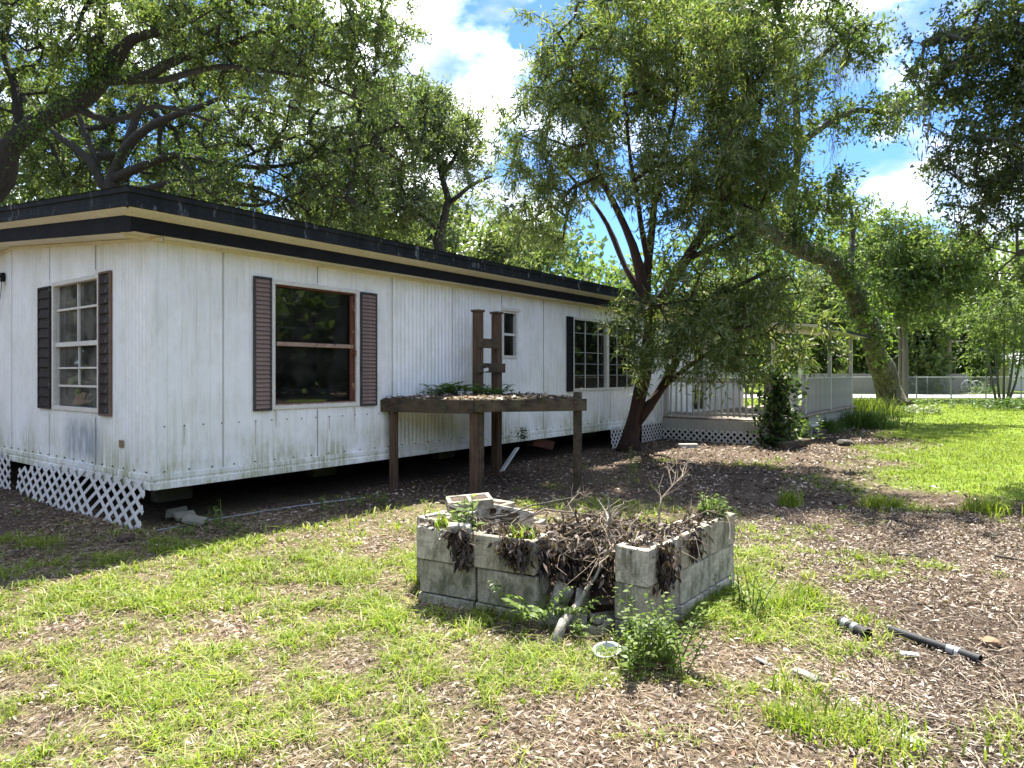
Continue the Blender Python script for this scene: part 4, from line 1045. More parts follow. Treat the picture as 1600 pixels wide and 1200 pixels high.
# trees beyond
def far_tree(px, top, base_py, wpx, d, label, leaf='leaf_far', n=150, cat='tree', trunk=.3, lowest=.25, L=.34, W=.17):
    b = gnd(px, base_py) if base_py else Vector(((px-800)/FPX*d, d, 0))
    d = b.y; k = d/FPX; H = EYE+(HOR-top)*k; w = wpx*k
    blobs = []
    for i in range(7):
        z = H*(lowest+(1-lowest)*((i+.5)/7)); rr = w*(.62-.36*abs((i+.5)/7-.42)*1.6)
        blobs.append((b.x+rng.normal()*w*.22, b.y+rng.normal()*w*.14, z*.94, rr*.95, rr*.8, H*.125, 1))
    lm = [[(b.x, b.y, -.2, trunk*1.4), (b.x+rng.normal()*.1, b.y, H*.2, trunk), (b.x+rng.normal()*.4, b.y, H*.5, trunk*.7), (b.x+rng.normal()*.6, b.y, H*.85, trunk*.2)]]
    return make_tree('background_tree', label, cat, (b.x, b.y, 0), lm, blobs, n, MT['bark_grey'], MT[leaf], spray=(8, 8), sl=1.2, L=L*1.25, W=W*1.25, droop=.1, group='trees beyond the yard', step=1.2, twig_r=.02, sides=8, clump=.25)
far_tree(765, 335, None, 105, 46, 'pale green tree rising above the middle of the roof edge', 'leaf_far2', 200)
far_tree(640, 300, None, 110, 44, 'pale green tree low over the roof under the crooked oak', 'leaf_far2', 190)
far_tree(800, 372, None, 90, 58, 'light bushy tree low over the roof beside the pale green tree', 'leaf_far2', 150)
far_tree(705, 318, None, 120, 50, 'airy pale tree behind the trunk of the crooked oak', 'leaf_far2', 240, lowest=.2)
far_tree(835, 350, None, 60, 52, 'small light tree showing over the roof just left of the yard tree', 'leaf_far2', 110)
far_tree(1385, 330, None, 110, 62, 'tall bright green tree behind the leaning oak trunk', 'leaf_far', 230, lowest=.12)
far_tree(1470, 372, None, 100, 66, 'broad bright tree behind the utility pole', 'leaf_far', 210, lowest=.12)
far_tree(1555, 395, None, 90, 60, 'bright tree with rounded top at the far right edge', 'leaf_far', 200, lowest=.12)
far_tree(1300, 400, None, 90, 66, 'light green tree between the porch roof and leaning oak', 'leaf_far2', 180, lowest=.15)
far_tree(1200, 410, None, 90, 58, 'green tree hidden behind the crown of the yard tree', 'leaf_far', 150, lowest=.2)
far_tree(1110, 420, None, 80, 60, 'green tree over the roof behind the yard tree stems', 'leaf_far2', 130)
far_tree(1640, 380, None, 110, 70, 'tall tree half cut by the right edge beyond the road', 'leaf_far', 150, lowest=.12)
far_tree(1430, 470, None, 60, 55, 'young leafy tree across the road behind the slim two trunked tree', 'leaf_far', 130, lowest=.08)
far_tree(1510, 478, None, 55, 72, 'dark green tree in shade across the road', 'leaf_oak', 130, lowest=.05)
far_tree(1360, 500, None, 46, 58, 'low tree above the wooden fence', 'leaf_oak', 110, lowest=.1)
far_tree(330, 130, None, 140, 38, 'green tree filling the gap beneath the left oak limbs', 'leaf_oak', 130, lowest=.3)
far_tree(110, 110, None, 150, 40, 'shaded green tree behind the slanting oak trunk', 'leaf_oak', 130, lowest=.3)
far_tree(500, 270, None, 110, 42, 'light green tree low over the roof right of the oak limbs', 'leaf_far2', 190)
# far wood closing the view
def woods(x0, x1, y0, y1, n, h, label):
    xs = rng.uniform(x0, x1, n); ys = rng.uniform(y0, y1, n); zs = h*rng.random(n)**.8*(.75+.5*vnoise(xs, ys, .09, 5))
    C = np.stack([xs, ys, zs], 1)
    P = np.repeat(C, 16, 0)+rng.normal(size=(n*16, 3))*.8
    v, f = leaf_quads(P, rvec(len(P)), rvec(len(P)), rng.uniform(.6, 1.2, len(P)), rng.uniform(.4, .7, len(P)))
    return np_mesh('woods', v, f, MT['leaf_far'])
tag(link('woods', woods(-70, 150, 84, 104, 4200, 19, '')), 'dense far wood closing the view beyond the road', 'wood', kind='stuff')
tag(link('woods', woods(34, 44, -34, 34, 2000, 7.5, '')), 'unseen wood added at the right for the windows to mirror', 'wood', kind='stuff')  # this and the next two: unseen woods added as dark reflections for the glass
tag(link('woods', woods(-36, -26, -30, 22, 1400, 7.5, '')), 'unseen wood added at the left for the end window to mirror', 'wood', kind='stuff')
tag(link('woods', woods(-40, 34, -34, -26, 1300, 7.5, '')), 'unseen wood added behind the camera for the windows to mirror', 'wood', kind='stuff')
print('tris so far', sum(len(o.data.polygons)*2 for o in scene.objects if o.type == 'MESH'))

# ------------------------------------------------------------------ concrete block planter
planter = empty('block_planter', (0, 0, 0), 0, 'broken three sided planter of mossy grey concrete blocks full of dead vines', 'planter')
BL, BW, BH = .455, .222, .226
def block_mesh():
    t = .035; xs = [0, t+.005, BL/2-t/2, BL/2+t/2, BL-t-.005, BL]; ys = [0, t, BW-t, BW]
    bm = bmesh.new(); vv = {}
    for z in (0, BH):
        for i, x in enumerate(xs):
            for j, y in enumerate(ys): vv[i, j, z] = bm.verts.new((x, y, z))
    for i in range(5):
        for j in range(3):
            hole = j == 1 and i in (1, 3)
            if not hole:
                bm.faces.new([vv[i, j, BH], vv[i+1, j, BH], vv[i+1, j+1, BH], vv[i, j+1, BH]])
                bm.faces.new([vv[i, j+1, 0], vv[i+1, j+1, 0], vv[i+1, j, 0], vv[i, j, 0]])
    for i in range(5):
        bm.faces.new([vv[i, 0, 0], vv[i+1, 0, 0], vv[i+1, 0, BH], vv[i, 0, BH]])
        bm.faces.new([vv[i+1, 3, 0], vv[i, 3, 0], vv[i, 3, BH], vv[i+1, 3, BH]])
    for j in range(3):
        bm.faces.new([vv[0, j+1, 0], vv[0, j, 0], vv[0, j, BH], vv[0, j+1, BH]])
        bm.faces.new([vv[5, j, 0], vv[5, j+1, 0], vv[5, j+1, BH], vv[5, j, BH]])
    for i in (1, 3):
        for a, b in (((i, 1), (i+1, 1)), ((i+1, 1), (i+1, 2)), ((i+1, 2), (i, 2)), ((i, 2), (i, 1))):
            bm.faces.new([vv[a[0], a[1], 0], vv[b[0], b[1], 0], vv[b[0], b[1], BH], vv[a[0], a[1], BH]])
    bmesh.ops.recalc_face_normals(bm, faces=bm.faces)
    bmesh.ops.bevel(bm, geom=[e for e in bm.edges if len(e.link_faces) == 2 and e.calc_face_angle(0) > .6], offset=.007, segments=1, affect='EDGES')
    for i in (1, 3):          # earth filling the cores
        f_ = bm.faces.new([bm.verts.new((x, y, BH-.022+random.uniform(-.012, .008))) for x, y in ((xs[i]-.002, ys[1]-.002), (xs[i+1]+.002, ys[1]-.002), (xs[i+1]+.002, ys[2]+.002), (xs[i]-.002, ys[2]+.002))]); f_.material_index = 1
    me = bpy.data.meshes.new('concrete_block'); bm.to_mesh(me); bm.free()
    return me
blk_me = block_mesh()
def conc_mat(i, a, b_, mossy):
    return worn('old_concrete', a, b_, 4.5+i, (1, 1, .7), .93, mossy, (.3, .7), (.46, .62), bmp=1.0, fine=130, dist=.012, pits=70)
bmats = [conc_mat(0, (.60, .545, .42), (.47, .43, .33), (.22, .21, .14)), conc_mat(1, (.50, .465, .37), (.38, .355, .27), (.16, .16, .10)), conc_mat(2, (.70, .65, .54), (.56, .52, .42), (.26, .245, .18))]
bvar = []
for mt in bmats:
    me = blk_me.copy(); me.materials.append(mt); me.materials.append(MT['soil'])
    for v_ in me.vertices:
        if random.random() < .22: v_.co += (Vector((BL/2, BW/2, BH/2))-v_.co).normalized()*random.uniform(0, .012)
    bvar.append(me)
def block(p, ang, z, var=0, tilt=(0, 0)):
    o = link('concrete_block', bvar[var], planter)
    o.location = (p[0], p[1], z); o.rotation_euler = (tilt[0], tilt[1], ang+R(random.uniform(-.8, .8)))
    return o
A1 = math.radians(-28.5)      # direction of the left front wall, seen left to right
e1 = Vector((math.cos(A1), math.sin(A1), 0)); n1 = Vector((-math.sin(A1), math.cos(A1), 0))
L0 = Vector((-.665, 4.83, 0))
for k in range(2):
    for c, z in enumerate((-.170, .064, .298)):
        q = L0+e1*(k*(BL+.020)+(.012 if c == 1 else (-.008 if c == 2 else 0)))-n1*(.012 if c == 2 else 0)
        block(q, A1, z, (0, 1, 0)[c] if k else (1, 1, 2)[c])
q = L0+e1*(2*(BL+.012)+.01)-n1*.02
block(q, A1-.05, -.17, 0)
A2 = math.radians(51.5)
e2 = Vector((math.cos(A2), math.sin(A2), 0)); n2 = Vector((-math.sin(A2), math.cos(A2), 0))
R0 = Vector((.805, 4.06, 0))
for k in range(3):
    for c, z in enumerate((-.14, .090, .322)):
        q = R0+e2*(k*(BL+.026)+(0.012 if c == 1 else 0))+n2*(.01 if c == 1 else 0)
        block(q, A2, z, ((1, 0, 2) if k == 0 else (2, 2, 0))[c])
# left wing running back, and the remains at the far side
for k in range(3):
    for c, z in enumerate((-.165, .064, .293)):
        if k == 2 and c == 2: continue
        q = L0+n1*(BW+.02)+Vector((math.cos(A2), math.sin(A2), 0))*(.0+k*(BL+.02))
        block(q+n2*BW, A2, z, 0) if False else block(q, A2+.02, z, (k+c) % 3)
def loose(name, p, rot, label, var=0, scale=(1, 1, 1), grp=None):
    o = link(name, bvar[var]); o.location = p; o.rotation_euler = rot; o.scale = scale
    return tag(o, label, 'block', grp)
loose('concrete_block', (-.27, 5.72, .30), (R(74), R(6), R(-24)), 'loose tilted concrete block standing up at the planter back', 2)
loose('concrete_block', (-.50, 5.40, .50), (R(4), R(-3), R(12)), 'flat concrete block lying on top of the planter left wing', 0, (.8, 1, .35))
def fragment(p, rot, L, w, h, label, mat=bmats[2]):
    bm = bmesh.new(); bmesh.ops.create_cube(bm, size=1)
    for v in bm.verts: v.co = Vector((v.co.x*L, v.co.y*w*(1+random.uniform(-.15, .15)), v.co.z*h))+Vector([random.uniform(-.012, .012) for _ in range(3)])
    bmesh.ops.bevel(bm, geom=list(bm.edges), offset=.008, segments=1, affect='EDGES')
    me = bpy.data.meshes.new('block_fragment'); bm.to_mesh(me); bm.free(); me.materials.append(mat)
    o = link('block_fragment', me); o.location = p; o.rotation_euler = rot
    return tag(o, label, 'fragment')
fragment((.30, 4.42, .12), (R(10), R(-62), R(30)), .24, .13, .05, 'broken concrete piece leaning left in the planter gap')
fragment((.44, 4.36, .10), (R(12), R(-58), R(70)), .25, .07, .05, 'narrow broken concrete piece leaning beside the lichen log')
fragment((-.36, 4.66, .545), (R(0), R(4), R(-10)), .16, .07, .05, 'small concrete chunk on the front left planter block')
fragment((.60, 4.36, .02), (0, 0, R(30)), .2, .1, .1, 'concrete chunk on the ground against the right planter wing', bmats[0])
# soil inside
sl = MB()
N_ = 14
pts = {}
for i in range(N_+1):
    for j in range(N_+1):
        p = L0+e1*(.15+1.35*i/N_)+n1*(.12+1.15*j/N_)
        h = .14+.22*min(1, j/5)*(1-.3*abs(i/N_-.5))+random.uniform(-.03, .03)
        if i in (0, N_): h -= .1
        pts[i, j] = len(sl.v); sl.v.append((p.x, p.y, h))
for i in range(N_):
    for j in range(N_): sl.f.append((pts[i, j], pts[i+1, j], pts[i+1, j+1], pts[i, j+1]))
sl.build('soil', MT['soil'], planter, smooth=True)

# dead vines in and over the planter
vine = empty('dead_vines', (0, 0, 0), 0, 'tangle of brown dead vines and curled leaves spilling over the block planter', 'dead vines')
def along_w(a, b, n): return [np.array(a)*(1-t)+np.array(b)*t for t in np.linspace(0, 1, n)]
cent = []
def P3(v, z): return np.array((v.x, v.y, z))
fl0 = L0+e1*.15; fl1 = L0+e1*.95
cent += along_w(P3(L0+e1*.25+n1*.15, .58), P3(fl1+n1*.2, .52), 10)
cent += along_w(P3(fl1+n1*.15, .52), P3(Vector((.66, 4.55, 0)), .50), 10)
cent += along_w(P3(fl1+n1*.45, .60), P3(Vector((.62, 4.75, 0)), .56), 9)
cent += along_w(P3(fl1+n1*.7, .56), P3(Vector((.9, 5.1, 0)), .56), 8)
cent += along_w((.68, 4.30, .56), (1.05, 4.62, .60), 8)+along_w((.35, 4.5, .42), (.6, 4.42, .36), 6)
cent = [c-np.array((0, 0, .075)) for c in cent]
tops = [P3(L0+e1*t+n1*.11, .525) for t in np.linspace(.05, .9, 9)]+[P3(R0+e2*t+n2*.11, .545) for t in np.linspace(.1, 1.35, 13)]
leaf_cloud('fallen_leaf', vine, MT['dead'], tops, 34, (.055, .055, .010), .055, .020, (0, 0, -.1), fold=.4)
leaf_cloud('dead_leaf', vine, MT['dead'], cent, 80, (.085, .085, .030), .058, .020, (0, 0, -.5), fold=.4)
hang = []
def hang_at(p, z0, n, l): 
    for k in range(n): hang.append(np.array((p.x, p.y, z0-l*k/n)))
hang_at(L0+e1*.40-n1*.035, .53, 8, .24); hang_at(L0+e1*.33-n1*.035, .53, 4, .12)
hang_at(L0+e1*.80-n1*.03, .52, 6, .15); hang_at(L0+e1*.73-n1*.03, .52, 4, .10); hang_at(L0+e1*.86-n1*.03, .52, 5, .18)
hang_at(R0+e2*.15-n2*.035, .55, 8, .26); hang_at(R0+e2*.20-n2*.03, .55, 5, .2); hang_at(R0+e2*.62-n2*.03, .55, 5, .14)
for x in np.linspace(.18, .58, 7): hang_at(Vector((x, 4.50-.15*x+random.uniform(-.03, .05), 0)), .48, 5, random.uniform(.06, .22))
leaf_cloud('hanging_leaf', vine, MT['dead'], hang, 24, (.030, .026, .018), .062, .020, (0, 0, -2.2), fold=.4)
tw = MB()
for i in range(190):
    a = random.choice(cent); ang = random.uniform(0, 2*PI); L = random.uniform(.12, .5)
    p0 = Vector(a)+Vector((random.uniform(-.1, .1), random.uniform(-.1, .1), random.uniform(-.02, .08)))
    d = Vector((math.cos(ang), math.sin(ang), random.uniform(-.25, .3)))
    j = lambda q: Vector((random.uniform(-q, q), random.uniform(-q, q), random.uniform(-q, q)))
    tw.tube([p0, p0+d*L*.25+j(.03), p0+d*L*.5+j(.05), p0+d*L*.75+j(.05), p0+d*L+j(.06)-Vector((0, 0, .03))], [.0036, .0032, .0026, .002, .0012], 4, cap=False)
for h in hang[::5]:
    p0 = Vector(h)+Vector((0, 0, .06)); tw.tube([p0, p0+Vector((random.uniform(-.05, .05), -.01, -.1)), p0+Vector((random.uniform(-.08, .08), -.01, -.2))], [.003, .0025, .0015], 4, cap=False)
tag(tw.build('vine_stem', MT['twig'], vine), kind='stuff')
# thicker dead branches: each its own
def branch(name, label, pts, r0, mat=MT['twig'], cat='branch', forks=0, wob=.05, seed=0):
    rnd = random.Random(seed); m = MB()
    pts = [Vector(p) for p in pts]; n = len(pts)
    m.tube(pts, [r0*(1-.75*i/(n-1)) for i in range(n)], 7, wob=wob)
    def fork(p, d, L, r, lev):
        q = [p]; dd = d.normalized()
        for k in range(4):
            dd = (dd+Vector((rnd.uniform(-.3, .3), rnd.uniform(-.3, .3), rnd.uniform(-.2, .3)))).normalized(); q.append(q[-1]+dd*L/4)
        m.tube(q, [r*(1-.8*i/4) for i in range(5)], 5, cap=False)
        if lev:
            for k in range(2): fork(q[rnd.randint(1, 3)], dd+Vector((rnd.uniform(-.9, .9), rnd.uniform(-.9, .9), rnd.uniform(-.3, .6))), L*.6, r*.6, lev-1)
    for k in range(forks):
        i = rnd.randint(1, n-2); d = (pts[i+1]-pts[i]).normalized()
        fork(pts[i], d+Vector((rnd.uniform(-.9, .9), rnd.uniform(-.9, .9), rnd.uniform(-.2, .6))), (pts[-1]-pts[0]).length*.5, r0*.5, 1)
    o = m.build(name, mat, None, smooth=True)
    return tag(o, label, cat)
branch('log', 'lichen covered log leaning out of the planter gap', [gnd(866, 1006, .02), (.31, 4.12, .10), (.42, 4.28, .16), (.50, 4.40, .24), (.555, 4.55, .34), (.56, 4.62, .42)], .034, MT['lichen'], 'log', 2, .12, 3)
branch('dead_branch', 'pale forked dead branch standing up from the right planter wing', [at(1028, 835, 4.75), at(1030, 800, 4.8), at(1034, 778, 4.85), at(1050, 760, 4.9), at(1066, 745, 4.95), at(1078, 742, 5.0)], .009, MT['twig'], 'branch', 7, .1, 5)
branch('dead_branch', 'thin dead branches drooping over the right planter wall', [at(1040, 838, 4.6), at(1075, 812, 4.62), at(1105, 798, 4.65), at(1135, 806, 4.55), at(1160, 835, 4.5)], .006, MT['twig'], 'branch', 8, .1, 6)
branch('dead_branch', 'long grey stick lying across the planter heap', [at(800, 822, 4.9), at(850, 796, 5.0), at(905, 802, 5.0), at(960, 812, 4.9), at(1015, 822, 4.8)], .008, MT['twig'], 'branch', 4, .1, 7)
branch('dead_branch', 'brown crooked branch resting on the left planter wing', [at(700, 790, 5.1), at(722, 800, 5.0), at(745, 812, 4.95), at(790, 806, 5.0), at(830, 790, 5.2), at(900, 776, 5.5)], .013, MT['bark_grey'], 'branch', 4, .1, 8)
branch('dead_branch', 'fine pale twigs behind the heap against the platform post', [at(880, 800, 5.6), at(895, 780, 5.7), at(905, 770, 5.8), at(930, 790, 5.7)], .006, MT['twig'], 'branch', 7, .1, 9)

# ------------------------------------------------------------------ small plants
def fern_frond(P, base, ang, L, up=.8, droop=.9, n=9, w=.25):
    """frond leaflets appended to arrays"""
    d = np.array((math.cos(ang), math.sin(ang), 0.0))
    for k in range(1, n+1):
        t = k/n; c = np.array(base)+d*L*t*.7+np.array((0, 0, 1.))*L*(up*t*1.25-droop*t*t*.75)
        ll = L*w*math.sin(PI*min(1, .12+t*.86))+.006
        sd = np.array((-d[1], d[0], 0))
        for s in (1, -1): P.append((c, sd*s*.9+d*.45+np.array((0, 0, -.1)), ll))
def quads_from(P, W, name, mat, parent, bz, fold=.1):
    pos = np.array([p[0] for p in P])-np.array(bz); d = unit(np.array([p[1] for p in P])+rng.normal(size=(len(P), 3))*.12); L = np.array([p[2] for p in P])
    nr = unit(rng.normal(size=(len(P), 3))*.35+np.array([0, 0, 1.]))
    v, f = leaf_quads(pos, d, nr, L, W*L if W < 1.5 else W, fold)
    o = link(name, np_mesh(name, v, f, mat), parent); return tag(o, kind='stuff')
def fern(p, n, L, label, mat='leaf_fern', up=.9, cat='fern', spread=.1):
    e = empty('fern', p, 0, label, cat); P = []
    for i in range(n): fern_frond(P, (p[0]+random.uniform(-spread, spread), p[1]+random.uniform(-spread, spread), p[2]), random.uniform(0, 2*PI), L*random.uniform(.6, 1.1), up*random.uniform(.7, 1.2))
    quads_from(P, .34, 'fronds', MT[mat], e, p)
    return e
def weed(name, p, h, stems, label, mat='leaf_weed', leaf=.06, w=.42, spread=.12, per=12, cat='weed', lean=.35):
    e = empty(name, p, 0, label, cat); P = []; m = MB()
    for i in range(stems):
        a = random.uniform(0, 2*PI); l = random.uniform(0, lean); hh = h*random.uniform(.6, 1.05)
        b = Vector((random.uniform(-spread, spread), random.uniform(-spread, spread), 0)); tip = b+Vector((math.cos(a)*l*hh, math.sin(a)*l*hh, hh)); mid = (b+tip)/2+Vector((0, 0, hh*.08))
        m.tube([b, mid, tip], [.0045, .0035, .0015], 4, cap=False)
        for k in range(per):
            t = .18+.82*k/per; q = b*(1-t)**2+mid*2*t*(1-t)+tip*t*t; a2 = k*2.4+random.uniform(-.4, .4)
            P.append((np.array(p)+np.array(q), np.array((math.cos(a2), math.sin(a2), random.uniform(-.15, .5))), leaf*random.uniform(.6, 1.2)*(1.1-.5*t)))
    tag(m.build('stem', MT['stem'], e), kind='stuff')
    quads_from(P, w, 'leaves', MT[mat], e, p)
    return e
def clump_grass(name, p, n, h, label, mat='grass', w=.012, spread=.08, cat='grass clump', lean=.9):
    e = empty(name, p, 0, label, cat)
    v, f = blades(np.repeat(np.array([[0., 0, 0]]), n, 0)+rng.normal(size=(n, 3))*np.array([spread, spread, 0]), h*(.5+.8*rng.random(n)), w*(.6+.7*rng.random(n)), lean)
    tag(link('leaves', np_mesh('leaves', v, f, MT[mat]), e), kind='stuff')
    return e
def blades(pos, h, w, lean=.7):
    """bent three-quad-free blades: 5 vertices, drawn as quad + triangle packed as two quads"""
    n = len(pos); a = rng.random(n)*2*PI; ln = lean*(.25+.9*rng.random(n))
    d = np.stack([np.cos(a), np.sin(a), np.zeros(n)], 1); s = np.stack([-np.sin(a), np.cos(a), np.zeros(n)], 1)
    tw_ = rng.normal(size=(n, 1))*.5; s = unit(s+d*tw_)
    h = h[:, None]; w = w[:, None]; ln = ln[:, None]
    up = np.array([[0, 0, 1.]])
    p1 = pos+up*h*.55+d*h*ln*.28; p2 = pos+up*h*(1-.30*np.minimum(ln, 1.2))+d*h*ln*.95
    v = np.stack([pos-s*w*.5, pos+s*w*.5, p1+s*w*.42, p1-s*w*.42, p2+s*w*.05, p2-s*w*.05], 1).reshape(-1, 3)
    b = np.arange(n)[:, None]*6
    f = np.concatenate([np.concatenate([b, b+1, b+2, b+3], 1), np.concatenate([b+3, b+2, b+4, b+5], 1)], 0)
    return v, f
weed('shrub', gnd(1018, 1046), .36, 40, 'leafy bright green shrub at the front corner of the planter right wing', 'leaf_weed', .058, .5, .15, 22, 'shrub', .6)
weed('weed', gnd(1165, 955), .30, 14, 'low leafy weed against the far end of the planter right wing', 'leaf_weed', .055, .5, .16, 9, 'weed', .6)
weed('weed', (L0.x+e1.x*.34+n1.x*.1, L0.y+e1.y*.34+n1.y*.1, .50), .26, 9, 'broad leaved weed growing on the front left planter block', 'leaf_weed', .115, .34, .07, 6, 'weed', .5)
weed('weed', tuple(at(1118, 812, 5.1)), .20, 22, 'bushy pale green weed on top of the planter right wing end', 'leaf_weed', .055, .5, .10, 11, 'weed', .7)
fern((.14, 4.28, .06), 12, .30, 'feathery green fern in the planter gap left of the log', 'leaf_weed', .95)
fern((.36, 4.22, .07), 10, .24, 'feathery green fern beside the log at the planter front', 'leaf_weed', 1.0)
weed('weed', (.40, 4.06, .03), .12, 7, 'tiny leafy weed at the foot of the lichen log', 'leaf_weed', .045, .6, .05, 6)
clump_grass('grass_clump', (L0.x+e1.x*.2+n1.x*.06, L0.y+e1.y*.2+n1.y*.06, .51), 40, .12, 'tuft of grass hanging over the outermost left planter block', spread=.04)
clump_grass('grass_clump', (L0.x+e1.x*.8+n1.x*.08, L0.y+e1.y*.8+n1.y*.08, .50), 40, .11, 'tuft of grass on the planter block left of the gap', spread=.05)
weed('weed', gnd(990, 762), .62, 3, 'tall thin weed standing behind the planter', 'leaf_weed', .07, .3, .05, 22, 'weed', .12)
weed('weed', tuple(gnd(990, 742)), .40, 5, 'upright leafy weed between platform and yard tree', 'leaf_weed', .09, .3, .08, 14, 'weed', .2)
for px, py, h, lab in ((552, 792, .20, 'small leafy weed along the house nearest the platform post'), (512, 800, .16, 'low weed in the litter strip below the big window'), (345, 828, .30, 'upright weed in front of the crawl space by the house corner'), (375, 832, .18, 'broad leafed weed beside the upright weed near the house corner'), (597, 790, .2, 'leafy weed at the foot of the left platform post'), (300, 838, .14, 'little weed right of the lattice corner')):
    weed('weed', tuple(gnd(px, py)), h, 8, lab, 'leaf_weed', .055, .5, .12, 8, 'weed', .5)
fern((-.92, 10.0, TZ+.02), 60, .46, 'dense dark fern growing on the back of the platform', 'leaf_fern', .75, 'fern', .22)
fern((-.32, 10.35, TZ+.02), 36, .38, 'smaller fern on the platform beside the tall posts', 'leaf_fern', .7, 'fern', .18)
weed('weed', tuple(at(816, 690, 11.6)), .28, 6, 'dark climbing weed on the wall foot right of the tall posts', 'leaf_ivy', .09, .6, .05, 8, 'weed', .3)
# litter on the platform
n = 1500
q = np.array([(x, y, TZ+.012) for x, y in zip(rng.uniform(-1.8, 1.0, n*3), rng.uniform(8.9, 11, n*3)) if inpoly(x, y)])
v, f = leaf_quads(q+rng.normal(size=q.shape)*np.array([0, 0, .008]), unit(rng.normal(size=q.shape)*np.array([1, 1, .15])), unit(rng.normal(size=q.shape)*.35+np.array([0, 0, 1.])), rng.uniform(.05, .10, len(q)), rng.uniform(.025, .045, len(q)), .25)
o = link('leaf_litter', np_mesh('leaf_litter', v, f, MT['litter'])); tag(o, 'dry brown leaf litter covering the top of the platform', 'leaf litter', kind='stuff')

# ------------------------------------------------------------------ grass, litter
def scatter(n, x0, x1, y0, y1):
    return rng.uniform(x0, x1, n), rng.uniform(y0, y1, n)
def view_keep(x, y, m=1.0): return (np.abs(x) < y*.78+m)
foot = [hl(0, 0), hl(HL, 0), hl(HL, HW), hl(0, HW)]
def in_house(x, y):
    dx = x-HC.x; dy = y-HC.y; t = dx*HU.x+dy*HU.y; s = dx*HV.x+dy*HV.y
    return (t > .05) & (t < HL) & (s > .05) & (s < HW)
def on_porch(x, y):
    dx = x-HC.x; dy = y-HC.y; t = dx*HU.x+dy*HU.y; s = dx*HV.x+dy*HV.y
    return (t > T0-.05) & (t < T1) & (s > -DW-.1) & (s < .1)
def in_planter(x, y):
    dx = x-L0.x; dy = y-L0.y; a = dx*e1.x+dy*e1.y; b = dx*n1.x+dy*n1.y
    return (a > -.02) & (a < 1.5) & (b > -.02) & (b < 1.3)
def keepxy(x, y): return view_keep(x, y)&~in_house(x, y)&~on_porch(x, y)&~in_planter(x, y)
def grass_patch(n, box, h, w, which, lean=.8, tuftn=6, tsp=.03):
    x, y = scatter(n, *box); g, l = masks(x, y); p = g if which == 'g' else l
    if which == 'g': p = p*(.10+.90*sstep(.42, .60, fbm(x, y, 3.2, 61)))
    k = keepxy(x, y)&(rng.random(n) < p); m = int(k.sum())
    sz = .45+.95*rng.random(m)**1.5
    x = np.repeat(x[k], tuftn)+rng.normal(size=m*tuftn)*tsp*np.repeat(sz, tuftn); y = np.repeat(y[k], tuftn)+rng.normal(size=m*tuftn)*tsp*np.repeat(sz, tuftn)
    pos = np.stack([x, y, ground_z(x, y)-.005], 1)
    hv = h*np.repeat(sz, tuftn)*(.45+.85*rng.random(len(x)))
    return (pos, hv, np.full(len(x), w)*(.55+.8*rng.random(len(x))), lean)
B1 = grass_patch(6200, (-3.4, 3.4, 1.6, 4.2), .078, .0062, 'g', 1.75, 16, .026)
B2 = grass_patch(12500, (-5, 4.5, 4.2, 6.6), .080, .0085, 'g', 1.7, 11, .034)
B3 = grass_patch(10500, (-6.5, 6.5, 6.6, 13), .09, .012, 'g', 1.5, 7, .045)
V = []; F = []; off = 0
for B in (B1, B2, B3):
    v, f = blades(*B); V.append(v); F.append(f+off); off += len(v)
tag(link('grass', np_mesh('grass', np.concatenate(V), np.concatenate(F), MT['grass'])), 'patchy yellow green weedy grass covering the yard', 'grass', kind='stuff')
B4 = grass_patch(26000, (3.5, 18, 7.5, 18), .060, .014, 'l', 1.2, 4, .05)
B5 = grass_patch(22000, (7, 32, 18, 43), .070, .03, 'l', 1.1, 3, .09)
V = []; F = []; off = 0
for B in (B4, B5):
    v, f = blades(*B); V.append(v); F.append(f+off); off += len(v)
tag(link('lawn_grass', np_mesh('lawn_grass', np.concatenate(V), np.concatenate(F), MT['lawn'])), 'bright mown lawn on the right towards the road', 'lawn', kind='stuff')
# dry straw lying flat between the tufts
def straw(n, box, L, w, dens):
    x, y = scatter(n, *box); k = keepxy(x, y)&(x < np.interp(y, [1.5, 2.8, 4.1, 7.9], [1.4, 1.8, 2.2, 3.0]))&(rng.random(n) < dens); x = x[k]; y = y[k]
    pos = np.stack([x, y, ground_z(x, y)+.006+rng.random(len(x))*.014], 1)
    d = unit(rng.normal(size=pos.shape)*np.array([1, 1, .10])); nr = unit(rng.normal(size=pos.shape)*.5+np.array([0, 0, 1.]))
    return leaf_quads(pos, d, nr, rng.uniform(*L, len(x)), np.full(len(x), w)*(.6+.8*rng.random(len(x))), .1)
V = []; F = []; off = 0
for a in ((44000, (-3.4, 3, 1.6, 4.3), (.03, .10), .0035, 1), (52000, (-5, 3, 4.3, 8), (.04, .12), .005, 1)):
    v, f = straw(*a); V.append(v); F.append(f+off); off += len(v)
tag(link('dry_straw', np_mesh('dry_straw', np.concatenate(V), np.concatenate(F), MT['straw'])), 'dry grass straw lying between the tufts', 'straw', kind='stuff')
def litter(n, box, Lr, wr, keepfn, flat=.35, z=.008):
    x, y = scatter(n, *box); k = keepfn(x, y); x = x[k]; y = y[k]
    pos = np.stack([x, y, ground_z(x, y)+z+rng.random(len(x))*.018], 1)
    d = unit(rng.normal(size=pos.shape)*np.array([1, 1, flat*.6])); nr = unit(rng.normal(size=pos.shape)*flat+np.array([0, 0, 1.]))
    return leaf_quads(pos, d, nr, rng.uniform(*Lr, len(x)), rng.uniform(*wr, len(x)), .28)
def k_open(x, y):
    g, l = masks(x, y); return keepxy(x, y)&(rng.random(len(x)) < (1-.55*g)*(1-l))&(x < np.interp(y, [1.5, 2.8, 4.1, 7.9], [1.3, 1.7, 2.1, 3.0]))
